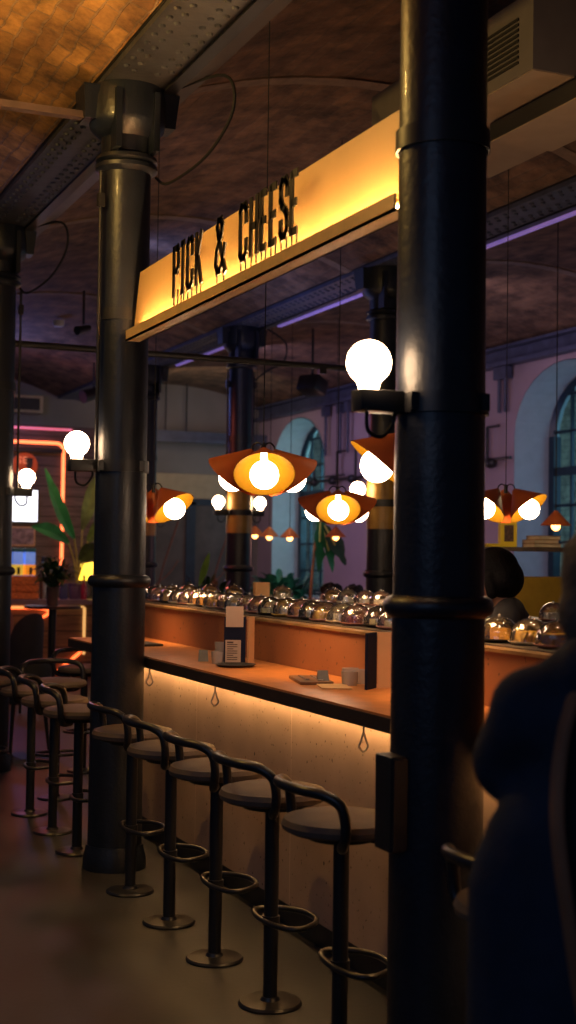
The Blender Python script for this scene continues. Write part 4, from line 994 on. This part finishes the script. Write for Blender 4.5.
bush('potted_plant', 'dark leafy plant in a ribbed pot on the tall table', (3.46, 14.33, 1.03), 0.2, 0.3, 110, M['leaf_mid'], (0.07, 0.2), 4, 0.03, 0.2)
bush('bushy_plant', 'teal-lit bushy plant in front of the arched window', (6.3, 14.75, 0), 0.5, 0.6, 300, M['leaf_teal_lit'], (0.24, 0.86), 5, 0.05, 0.26)
bush('trailing_plant', 'dark spiky plant behind the cloches left of the gold-banded column', (4.45, 12.2, 0), 0.3, 0.28, 90, M['leaf_dark'], (0.2, 1.05), 6, 0.03, 0.26)
b = MB(); b.leaf((4.36, 12.2, 1.3), (4.42, 12.1, 1.62), 0.035, up=(0, -1, 0), n=6); tag(b.done('upright_leaf', mat('lime_leaf', (0.16, 0.3, 0.05), 0.5)), 'single upright lime-green leaf behind the cloches', 'leaf')
# hanging banana leaves on an orange stem
t = thing('tall_banana_plant', 'drooping banana leaves on an orange stem against the mauve wall', 'plant', (6.34, 13.92, 0))
b = MB(); b.lathe([(0.16, 0), (0.2, 0.35), (0.17, 0.35), (0, 0.33)], (6.34, 13.92, 0), 20); b.done('pot', M['pot'], t)
b = MB(); b.tube(spline([(6.34, 13.92, 0.33), (6.30, 13.92, 1.0), (6.34, 13.92, 1.6), (6.40, 13.92, 2.1)]), [0.025 - 0.0008 * i for i in range(19)], 8); b.done('stem', M['stem'], t)
rl = random.Random(8)
for top, tip, w, m in (((6.40, 13.9, 2.1), (6.34, 13.8, 1.42), 0.11, M['leaf']), ((6.44, 13.88, 1.95), (6.64, 13.72, 1.5), 0.12, M['leaf_dark']), ((6.44, 13.88, 1.9), (6.48, 13.72, 1.42), 0.09, M['leaf'])):
    b = MB(); b.leaf(top, tip, w, up=(0.3, -1, 0), n=10, fold=0.3, ragged=0.5, rnd=rl); lf = b.done('leaf', m, t)
    b = MB(); b.tube([Vector(top) + Vector((0, -0.015, 0)), (Vector(top) + Vector(tip)) / 2 + Vector((0, -0.015, 0))], 0.012, 6); b.done('midrib', M['leaf_y'], lf)

# chairs by the tall table
def tub_chair(x, y, rz, label, m, w, hs, hb):
    t = thing('lounge_chair', label, 'chair', (x, y, 0), None, rz)
    b = MB(); b.lathe([(0, hs - 0.1), (w * 0.48, hs - 0.1), (w * 0.5, hs - 0.05), (w * 0.48, hs), (0, hs + 0.01)], n=26, caps=False); b.done('seat', m, t, world=False)
    b = MB(); n = 14
    outer = []; rows = []
    for i in range(n + 1):
        a = math.radians(200) * (i / n) - math.radians(190)
        hh = hs - 0.08 + (hb - hs + 0.08) * math.sin(PI * (0.12 + 0.76 * i / n)) ** 0.6
        ring = []
        for rr, zz in ((w * 0.5, hs - 0.12), (w * 0.54, hh - 0.03), (w * 0.52, hh), (w * 0.48, hh), (w * 0.46, hh - 0.03), (w * 0.43, hs - 0.12)):
            ring.append(b.bm.verts.new((rr * math.cos(a), rr * math.sin(a), zz)))
        rows.append(ring)
    for a_, c_ in zip(rows, rows[1:]):
        for k in range(6): b.face([a_[k], a_[(k + 1) % 6], c_[(k + 1) % 6], c_[k]])
    b.face(rows[0]); b.face(rows[-1]); b.done('backrest', m, t, world=False)
    for sx, sy in ((1, 1), (1, -1), (-1, 1), (-1, -1)):
        b = MB(); b.cyl((sx * w * 0.38, sy * w * 0.38, 0), (sx * w * 0.3, sy * w * 0.3, hs - 0.1), 0.013, 0.018, n=10); b.done('leg', M['black'], t, world=False)
tub_chair(3.02, 13.6, 0.3, 'dark high-backed chair with rounded top left of the tall table', M['chair_dark'], 0.33, 0.5, 0.99)
tub_chair(2.85, 14.7, 0.2, 'tan rounded chair behind the dark high-backed chair', M['chair_brown'], 0.5, 0.45, 1.0)
tub_chair(2.42, 11.0, 0.2, 'low dark round-backed chair beyond the left bar stools', M['chair_dark'], 0.44, 0.5, 0.72)

# divider shelf on the right
t = thing('divider_shelf', 'dark shelf with mustard padded back behind the woman', 'shelf', (5.6, 8.5, 0))
b = MB(); b.span((4.9, 8.38, 1.655), (6.6, 8.62, 1.685)); b.done('shelf_board', M['shelf_wood'], t, smooth=False)
for x in (4.95, 6.55):
    b = MB(); b.span((x - 0.025, 8.45, 0), (x + 0.025, 8.55, 1.655)); b.done('post', M['shelf_wood'], t, smooth=False)
b = MB(); b.span((4.98, 8.46, 0.5), (6.52, 8.54, 1.47), bevel=0.02); b.done('padded_panel', M['mustard'], t)
t = thing('yellow_box', 'bright yellow box with a dark picture standing on the dark shelf', 'box', (5.42, 8.5, 1.685))
b = MB(); b.box((5.42, 8.48, 1.685 + 0.105), (0.125, 0.06, 0.21), Matrix.Rotation(-0.25, 3, 'Z')); b.done('carton', M['yellow'], t, smooth=False)
R_ = Matrix.Rotation(-0.25, 3, 'Z'); cc = Vector((5.42, 8.48, 0))
b = MB(); b.box(cc + R_ @ Vector((0, -0.031, 0)) + Vector((0, 0, 1.685 + 0.1)), (0.07, 0.003, 0.12), R_); b.done('picture', M['red_pic'], t, smooth=False)
b = MB()
for k in range(5): b.box(cc + R_ @ Vector((-0.036 + 0.018 * k, -0.031, 0)) + Vector((0, 0, 1.685 + 0.19)), (0.012, 0.003, 0.016), R_)
b.done('heading', M['ink'], t, smooth=False)
b = MB(); b.box((5.28, 8.47, 1.697), (0.13, 0.1, 0.022)); tag(b.done('book', M['yellow'], smooth=False), 'thin yellow book lying left of the yellow box', 'book')
for k, (w, h, dx, m, l) in enumerate(((0.24, 0.03, 0.0, 'book_b', 'bottom brown book of the stack under the bright pendant'), (0.22, 0.028, -0.01, 'book_a', 'middle tan book of the stack under the bright pendant'), (0.2, 0.03, 0.015, 'book_a', 'topmost tan book of the stack under the bright pendant'))):
    z = 1.685 + (0, 0.03, 0.058)[k]
    t = thing('book', l, 'book', (5.72 + dx, 8.48, z), 'books stacked on the dark shelf')
    b = MB(); b.span((5.72 + dx - w / 2, 8.40, z), (5.72 + dx + w / 2, 8.56, z + 0.004)); b.span((5.72 + dx - w / 2, 8.40, z + h - 0.004), (5.72 + dx + w / 2, 8.56, z + h)); b.span((5.72 + dx - w / 2, 8.555, z), (5.72 + dx + w / 2, 8.56, z + h)); b.done('cover', M[m], t, smooth=False)
    b = MB(); b.span((5.72 + dx - w / 2 + 0.005, 8.405, z + 0.004), (5.72 + dx + w / 2 - 0.005, 8.555, z + h - 0.004)); b.done('pages', M['pages'], t, smooth=False)

# ------------------------------------------------------------------ people
def fuse(b, voxel=0.011, it=6, fac=0.5):
    me = bpy.data.meshes.new('tmp'); b.bm.to_mesh(me); b.bm.free()
    o = bpy.data.objects.new('tmp', me); COL.objects.link(o)
    r = o.modifiers.new('r', 'REMESH'); r.mode = 'VOXEL'; r.voxel_size = voxel; r.use_smooth_shade = True
    s = o.modifiers.new('s', 'SMOOTH'); s.iterations = it; s.factor = fac
    dg = bpy.context.evaluated_depsgraph_get(); dg.update()
    me2 = bpy.data.meshes.new_from_object(o.evaluated_get(dg))
    bpy.data.objects.remove(o); bpy.data.meshes.remove(me)
    nb = MB(); nb.bm.from_mesh(me2); bpy.data.meshes.remove(me2); return nb
def cap(b, p0, r0, p1, r1, sc=None):
    b.ball(p0, r0, 14); b.ball(p1, r1, 14); b.cyl(p0, p1, r0, r1, 14)
def hand(b, wrist, d, palmn, side):
    """palm and five separate curled fingers; d = pointing direction, palmn = palm normal, side = +1/-1 thumb side"""
    d = Vector(d).normalized(); pn = Vector(palmn); pn = (pn - d * pn.dot(d)).normalized(); s = d.cross(pn) * side
    w = Vector(wrist); pc = w + d * 0.05
    cap(b, w, 0.025, w + d * 0.03, 0.027)
    for k in (-0.027, -0.009, 0.009, 0.027): cap(b, w + d * 0.03 + s * k * 0.7, 0.016, w + d * 0.088 + s * k, 0.0125)
    for k, L in ((-0.031, 0.055), (-0.011, 0.07), (0.0105, 0.075), (0.031, 0.066)):
        p = w + d * 0.09 + s * k
        q = p + (d * 0.9 + pn * 0.35).normalized() * L * 0.5; r = q + (d * 0.55 + pn * 0.8).normalized() * L * 0.32; e = r + (d * 0.2 + pn * 1.0).normalized() * L * 0.25
        cap(b, p, 0.0095, q, 0.009); cap(b, q, 0.009, r, 0.0082); cap(b, r, 0.0082, e, 0.0072)
    p = w + d * 0.035 + s * 0.026; q = p + (d * 0.6 + s * 0.7 + pn * 0.3).normalized() * 0.038; r = q + (d * 0.9 + s * 0.15 + pn * 0.4).normalized() * 0.03
    cap(b, p, 0.014, q, 0.0115); cap(b, q, 0.0115, r, 0.009)
def person(label, loc, rz, H=1.65, hair='bob', hairm='hair_black', top='tee', arms=None, seated=False, headoff=(0, 0, 0), headyaw=0.0, headpitch=0.0, coat=False, bulk=1.0, group=None, strap=False):
    """local frame: +x is the person's left... facing +y, z up; scaled by height"""
    t = thing('person', label, 'person', loc, group, rz)
    k = H / 1.68
    def V(x, y, z): return Vector((x * k, y * k, z * k))
    hip = 0.9 if not seated else 0.50
    off = hip - 0.9                                    # torso shift
    neck0 = V(0, -0.01, 1.39 + off); headc = V(headoff[0], 0.02 + headoff[1], 1.565 + off + headoff[2])
    RH = Matrix.Rotation(headyaw, 3, 'Z') @ Matrix.Rotation(-headpitch, 3, 'X')
    def HD(x, y, z): return headc + (RH @ Vector((x, y, z))) * k
    sh = {s: V(s * 0.165, -0.01, 1.345 + off) for s in (-1, 1)}
    if arms is None: arms = {s: ((s * 0.22, -0.02, 1.08), (s * 0.2, 0.16, 0.93)) for s in (-1, 1)}
    el = {s: V(*arms[s][0]) + Vector((0, 0, off * k)) for s in arms}; wr = {s: V(*arms[s][1]) + Vector((0, 0, off * k)) for s in arms}
    if not seated: legs = {s: (V(s * 0.085, 0, 0.88), V(s * 0.09, 0.015, 0.48), V(s * 0.09, -0.01, 0.09)) for s in (-1, 1)}
    else: legs = {s: (V(s * 0.09, 0, 0.5), V(s * 0.11, 0.40, 0.50), V(s * 0.11, 0.42, 0.09)) for s in (-1, 1)}
    def torso(b, g=0.0):
        for z, rx, ry, y in ((0.9, 0.145, 0.105, -0.01), (1.0, 0.13, 0.098, 0), (1.1, 0.125, 0.095, 0), (1.2, 0.14, 0.105, 0), (1.29, 0.155, 0.10, -0.01)):
            b.ball(V(0, y, z + off), 1.0, 20, ((rx + g) * k, (ry + g) * k, (0.1 + g) * k))
        for s in (-1, 1): cap(b, V(0, -0.015, 1.36 + off), (0.06 + g) * k, sh[s], (0.055 + g) * k)
    b = MB(); torso(b)
    cap(b, V(0, -0.015, 1.33 + off), 0.055 * k, HD(0, -0.02, -0.08), 0.05 * k)
    b.ball(HD(0, -0.012, 0.03), 1.0, 22, (0.076 * k, 0.094 * k, 0.09 * k)); b.ball(HD(0, 0.022, -0.045), 1.0, 20, (0.06 * k, 0.066 * k, 0.075 * k))
    b.ball(HD(0, 0.06, -0.095), 0.024 * k, 12)                                                            # chin
    cap(b, HD(0, 0.088, 0.012), 0.010 * k, HD(0, 0.104, -0.03), 0.0145 * k)                                # nose
    for s in (-1, 1):
        b.ball(HD(s * 0.076, -0.01, -0.01), 1.0, 12, (0.012 * k, 0.022 * k, 0.032 * k))                    # ear
        b.ball(HD(s * 0.03, 0.072, 0.03), 0.016 * k, 10); b.ball(HD(s * 0.042, 0.055, -0.03), 0.024 * k, 12)
        cap(b, sh[s], 0.052 * k, el[s], 0.038 * k); cap(b, el[s], 0.038 * k, wr[s], 0.025 * k)
        d = wr[s] - el[s]; hand(b, wr[s], d, (-s * 0.8, 0.1, -0.6), 1 if s > 0 else -1)
        h, kn, an = legs[s]; cap(b, h, 0.078 * k, kn, 0.052 * k); cap(b, kn, 0.052 * k, an, 0.036 * k)
        cap(b, an + V(0, -0.02, -0.05), 0.038 * k, an + V(0, 0.13, -0.06), 0.028 * k)
    body = fuse(b, 0.008, 3).done('body', M['skin'], t, world=False)
    # face details
    for s in (-1, 1):
        b = MB(); b.ball(HD(s * 0.031, 0.081, 0.008), 1.0, 12, (0.013 * k, 0.009 * k, 0.008 * k)); e = b.done('eye', M['eye'], t, world=False)
        b = MB(); b.ball(HD(s * 0.031, 0.0885, 0.008), 0.0045 * k, 10); b.done('pupil', M['pupil'], e, world=False)
        b = MB(); b.tube([HD(s * 0.016, 0.092, 0.028), HD(s * 0.032, 0.09, 0.034), HD(s * 0.048, 0.078, 0.028)], 0.0035 * k, 6); b.done('eyebrow', M[hairm], t, world=False)
    b = MB(); b.ball(HD(0, 0.086, -0.063), 1.0, 14, (0.022 * k, 0.008 * k, 0.007 * k)); b.done('mouth', M['lips'], t, world=False)
    # hair
    b = MB(); rr = random.Random(11)
    b.ball(HD(0, -0.025, 0.045), 1.0, 22, (0.092 * k, 0.104 * k, 0.092 * k))
    if hair == 'bob':
        b.ball(HD(0, -0.03, 0.04), 1.0, 22, (0.108 * k, 0.112 * k, 0.098 * k)); b.ball(HD(0, -0.052, -0.025), 1.0, 22, (0.122 * k, 0.095 * k, 0.098 * k))
        for s in (-1, 1): cap(b, HD(s * 0.09, 0.01, 0.0), 0.03 * k, HD(s * 0.095, 0.02, -0.07), 0.028 * k)
        cap(b, HD(-0.05, 0.055, 0.075), 0.03 * k, HD(0.05, 0.055, 0.075), 0.03 * k)
    elif hair == 'full':
        b.ball(HD(0, -0.035, 0.03), 1.0, 22, (0.112 * k, 0.112 * k, 0.11 * k)); b.ball(HD(0, -0.05, -0.04), 1.0, 22, (0.115 * k, 0.09 * k, 0.10 * k))
        for i in range(14):
            a = rr.random() * 6.28; e = rr.uniform(0.2, 1.3); b.ball(HD(0.095 * math.cos(a) * math.cos(e), -0.03 + 0.1 * math.sin(a) * math.cos(e), 0.045 + 0.095 * math.sin(e)), 0.022 * k, 8)
    elif hair == 'afro':
        for i in range(40):
            a = rr.random() * 6.28; e = rr.uniform(-0.3, 1.4); y = 0.11 * math.sin(a) * math.cos(e)
            if y > 0.05 and e < 0.5: continue
            b.ball(HD(0.1 * math.cos(a) * math.cos(e), -0.03 + y, 0.045 + 0.1 * math.sin(e)), 0.035 * k, 8)
    fuse(b, 0.009, 4).done('hair', M[hairm], t, world=False)
    # top
    b = MB(); g = 0.014 * bulk + (0.012 if coat else 0)
    torso(b, g)
    for s in (-1, 1):
        if coat: cap(b, sh[s] - Vector((0, 0, 0.025)), 0.052 * k + g * 1.1, el[s], 0.040 * k + g * 1.5); cap(b, el[s], 0.042 * k + g * 1.3, wr[s] - (wr[s] - el[s]).normalized() * 0.02, 0.03 * k + g)
        else: cap(b, sh[s], 0.052 * k + g, sh[s].lerp(el[s], 0.62), 0.048 * k + g)
    if coat:
        cap(b, V(0, -0.03, 1.40), 0.07 * k, V(0, -0.005, 1.425), 0.072 * k); b.ball(V(0, -0.07, 1.43), 1.0, 20, (0.125 * k, 0.085 * k, 0.085 * k))
        for s in (-1, 1): cap(b, V(s * 0.06, -0.03, 1.445), 0.055 * k, V(s * 0.155, -0.015, 1.345), 0.06 * k)
        for z, rx, ry in [(1.27, 0.165, 0.115), (1.22, 0.185, 0.12), (1.17, 0.215, 0.13), (1.12, 0.245, 0.14), (1.07, 0.265, 0.15)] + [(1.03 - 0.05 * q, 0.275 + 0.0005 * q, 0.155 + 0.002 * q) for q in range(11)]:
            b.ball(V(0, -0.01, z), 1.0, 22, (rx * bulk * k, ry * bulk * k, 0.10 * k))
    o = fuse(b, 0.011, 22 if coat else 8).done('coat' if coat else 'shirt', M[top], t, world=False)
    b = MB()
    for s in (-1, 1):
        h, kn, an = legs[s]; cap(b, h, 0.092 * k, kn, 0.066 * k); cap(b, kn, 0.066 * k, an + V(0, 0, 0.02), 0.054 * k)
    b.ball(V(0, -0.01, hip), 1.0, 18, (0.16 * k, 0.12 * k, 0.1 * k))
    fuse(b, 0.012, 5).done('trousers', M['trousers'], t, world=False)
    for s in (-1, 1):
        b = MB(); an = legs[s][2]; cap(b, an + V(0, -0.03, -0.045), 0.046 * k, an + V(0, 0.14, -0.055), 0.036 * k)
        nb = fuse(b, 0.01, 3)
        for v in nb.bm.verts: v.co.z = max(v.co.z, 0.002)
        nb.done('shoe', M['shoe'], t, world=False)
    if strap:
        pts = spline([(-0.09, -0.09, 1.40), (-0.12, -0.12, 1.3), (-0.13, -0.155, 1.17), (-0.11, -0.187, 1.0), (-0.08, -0.202, 0.83), (-0.03, -0.205, 0.7)], 5)
        b = MB(); b.tube([Vector(p) * k for p in pts], 0.016, 8, flat=0.5); b.done('bag_strap', M['strap'], t, world=False)
    return t
# facing angle: local +y turned by rz
person('person in a dark navy coat seen from behind at the right edge', (1.525, 2.0, 0), math.radians(-30), 1.66, 'full', 'hair_grey', 'coat',
       {-1: ((-0.195, 0.08, 1.235), (-0.07, 0.27, 1.28)), 1: ((0.19, 0.08, 1.22), (0.08, 0.28, 1.22))}, headyaw=-0.15, coat=True, bulk=1.03, strap=True)
person('woman with a black bob in a charcoal T-shirt behind the belt', (3.45, 5.40, 0), math.radians(56), 1.67, 'bob', 'hair_black', 'tee',
       {-1: ((-0.21, 0.04, 1.08), (-0.12, 0.24, 1.0)), 1: ((0.21, 0.04, 1.08), (0.12, 0.24, 1.0))}, headpitch=0.35, headoff=(0, 0.05, -0.045))
pb = MB(); pb.box((5.85, 12.15, 0.41), (0.4, 2.0, 0.04), bevel=0.006); bench = thing('wooden_bench', 'dark bench carrying the two seated guests beyond the belt', 'bench', (5.85, 12.15, 0)); pb.done('seat', M['shelf_wood'], bench)
for sx, sy in ((1, 1), (1, -1), (-1, 1), (-1, -1)):
    b = MB(); b.box((5.85 + sx * 0.15, 12.15 + sy * 0.9, 0.21), (0.05, 0.05, 0.42)); b.done('leg', M['shelf_wood'], bench, smooth=False)
person('dark-haired guest seated beyond the belt, left of two', (5.85, 12.42, 0), math.radians(90), 1.68, 'afro', 'hair_black', 'tee', seated=True, group=None)
person('dark-haired guest seated beyond the belt, nearer the dark column', (5.85, 11.9, 0), math.radians(90), 1.70, 'full', 'hair_black', 'tee', seated=True)

# ------------------------------------------------------------------ lights
def area(loc, target, size, power, color, sy=None):
    l = bpy.data.lights.new('area', 'AREA'); l.energy = power; l.color = color; l.size = size
    if sy: l.shape = 'RECTANGLE'; l.size_y = sy
    o = bpy.data.objects.new('area_light', l); COL.objects.link(o); o.location = loc
    o.rotation_euler = (Vector(target) - Vector(loc)).to_track_quat('-Z', 'Y').to_euler(); return o
def point(loc, power, color, r=0.05):
    l = bpy.data.lights.new('point', 'POINT'); l.energy = power; l.color = color; l.shadow_soft_size = r
    o = bpy.data.objects.new('point_light', l); COL.objects.link(o); o.location = loc
def spot(loc, target, power, color, angle, blend=0.6, r=0.08):
    l = bpy.data.lights.new('spot', 'SPOT'); l.energy = power; l.color = color; l.spot_size = math.radians(angle); l.spot_blend = blend; l.shadow_soft_size = r
    o = bpy.data.objects.new('spot_light', l); COL.objects.link(o); o.location = loc
    o.rotation_euler = (Vector(target) - Vector(loc)).to_track_quat('-Z', 'Y').to_euler()
# warm uplight on the near brick vault
point((0.45, 5.75, 3.93), 75, (1.0, 0.6, 0.15), 0.06)
# soft warm pools under the pendant clusters
for x, y, z, r, l in clusters: spot((x, y, z - 0.17), (x + 0.75, y, 0), 46, (1.0, 0.5, 0.18), 76, 0.9, 0.12)
for k in range(7): spot((2.9, 4.1 + k * 0.78, 3.3), (2.85, 4.1 + k * 0.78, 1.3), 20, (1.0, 0.72, 0.45), 42, 0.7, 0.04)  # added spots over the belt for glints on the domes, no fixtures
# violet wash of the window wall, cool daylight outside
area((6.4, 16.5, 3.7), (8.45, 17.0, 2.9), 0.6, 34, (0.62, 0.47, 0.85), 5)
area((6.6, 11.5, 3.6), (8.45, 12.2, 2.9), 0.6, 26, (0.75, 0.5, 0.6), 4)
area((9.3, 19.2, 2.6), (11, 19.2, 2.4), 1.6, 120, (0.55, 0.9, 0.95), 3)
area((9.3, 12.1, 2.6), (11, 12.1, 2.4), 1.6, 40, (0.3, 0.75, 1.0), 3)
area((9.25, 19.0, 2.4), (8.5, 20.3, 2.4), 0.8, 12, (0.35, 0.8, 1.0), 1.5)
area((9.25, 12.0, 2.4), (8.5, 13.1, 2.4), 0.8, 5, (0.35, 0.7, 1.0), 1.5)
# blue glow along the far girder and far vault
area((4.3, 11.5, 3.2), (5.19, 11.5, 4.0), 0.3, 22, (0.25, 0.35, 1.0), 7)
point((3.3, 17.2, 3.6), 34, (0.22, 0.3, 1.0), 0.2)
spot((0.9, 8.6, 2.6), (1.97, 8.6, 4.0), 16, (0.45, 0.4, 1.0), 60, 0.8)
spot((5.6, 13.2, 2.9), (6.3, 14.75, 1.2), 22, (0.5, 1.0, 0.9), 45, 0.7)  # teal spot added to brighten the bushy plant
point((7.3, 15.3, 1.7), 9, (1.0, 0.5, 0.45), 0.15)  # warm pink lamp added to lift the lower wall, no fixture
point((5.3, 7.7, 2.2), 4, (1.0, 0.75, 0.4), 0.08)  # small warm lamp added to brighten the yellow box on the shelf
# faint light on the far wall and neon bar
area((6.6, 18.2, 3.6), (7.1, FARY, 2.7), 1.2, 11, (1.0, 0.78, 0.55), 1.2)
area((3.9, 16.4, 2.9), (4.0, 18.5, 1.8), 0.8, 8, (1.0, 0.35, 0.15), 0.8)
spot((3.6, 15.2, 3.0), (4.1, 17.1, 2.1), 12, (0.3, 1.0, 0.6), 40, 0.7)
area((2.9, 13.5, 3.2), (3.2, 13.0, 0), 1.0, 30, (1.0, 0.18, 0.12), 1.0)
area((2.9, 4.3, 2.55), (3.5, 4.9, 4.2), 0.5, 5, (1.0, 0.6, 0.3), 0.5)  # unseen warm lamp added to light the air conditioner
area((3.5, 8.5, 2.5), (3.5, 8.7, 4.2), 1.0, 5, (1.0, 0.6, 0.35), 2)  # uplight added under the middle vault, no fixture
# added dim fill lamps for the room, no fixtures there
area((-2.5, 0.5, 3.4), (1.5, 5, 0.6), 2.5, 15, (0.4, 0.58, 1.0), 2.5)
area((-0.5, 5.0, 3.6), (0.4, 6.0, 0), 1.2, 2.0, (1.0, 0.72, 0.45), 1.2)

w = bpy.data.worlds.new('World'); scene.world = w; w.use_nodes = True
bg = w.node_tree.nodes['Background']; bg.inputs['Color'].default_value = (0.25, 0.4, 0.8, 1); bg.inputs['Strength'].default_value = 0.05

# ------------------------------------------------------------------ camera
cd = bpy.data.cameras.new('camera'); co = bpy.data.objects.new('camera', cd); COL.objects.link(co)
f_px = 1354.4; yaw, pitch, roll = math.radians(23.365), math.radians(1.843), math.radians(0.788)
fw = Vector((math.sin(yaw) * math.cos(pitch), math.cos(yaw) * math.cos(pitch), math.sin(pitch)))
r0 = Vector((math.cos(yaw), -math.sin(yaw), 0)); u0 = r0.cross(fw)
rt = r0 * math.cos(roll) + u0 * math.sin(roll); up = -r0 * math.sin(roll) + u0 * math.cos(roll)
mw = Matrix((rt, up, -fw)).transposed().to_4x4(); mw.translation = (0, 0, 1.6)
co.matrix_world = mw
cd.sensor_fit = 'VERTICAL'; cd.sensor_height = 36; cd.sensor_width = 36; cd.lens = f_px / 1024 * 36
cd.clip_start = 0.05; cd.clip_end = 100
cd.dof.use_dof = True; cd.dof.focus_distance = 6.0; cd.dof.aperture_fstop = 2.8
scene.camera = co
scene.view_settings.view_transform = 'Standard'
scene.view_settings.look = 'None'
scene.view_settings.exposure = 0.0
scene.cycles.use_denoising = True
scene.cycles.max_bounces = 8
scene.cycles.transparent_max_bounces = 24
scene.cycles.sample_clamp_indirect = 4
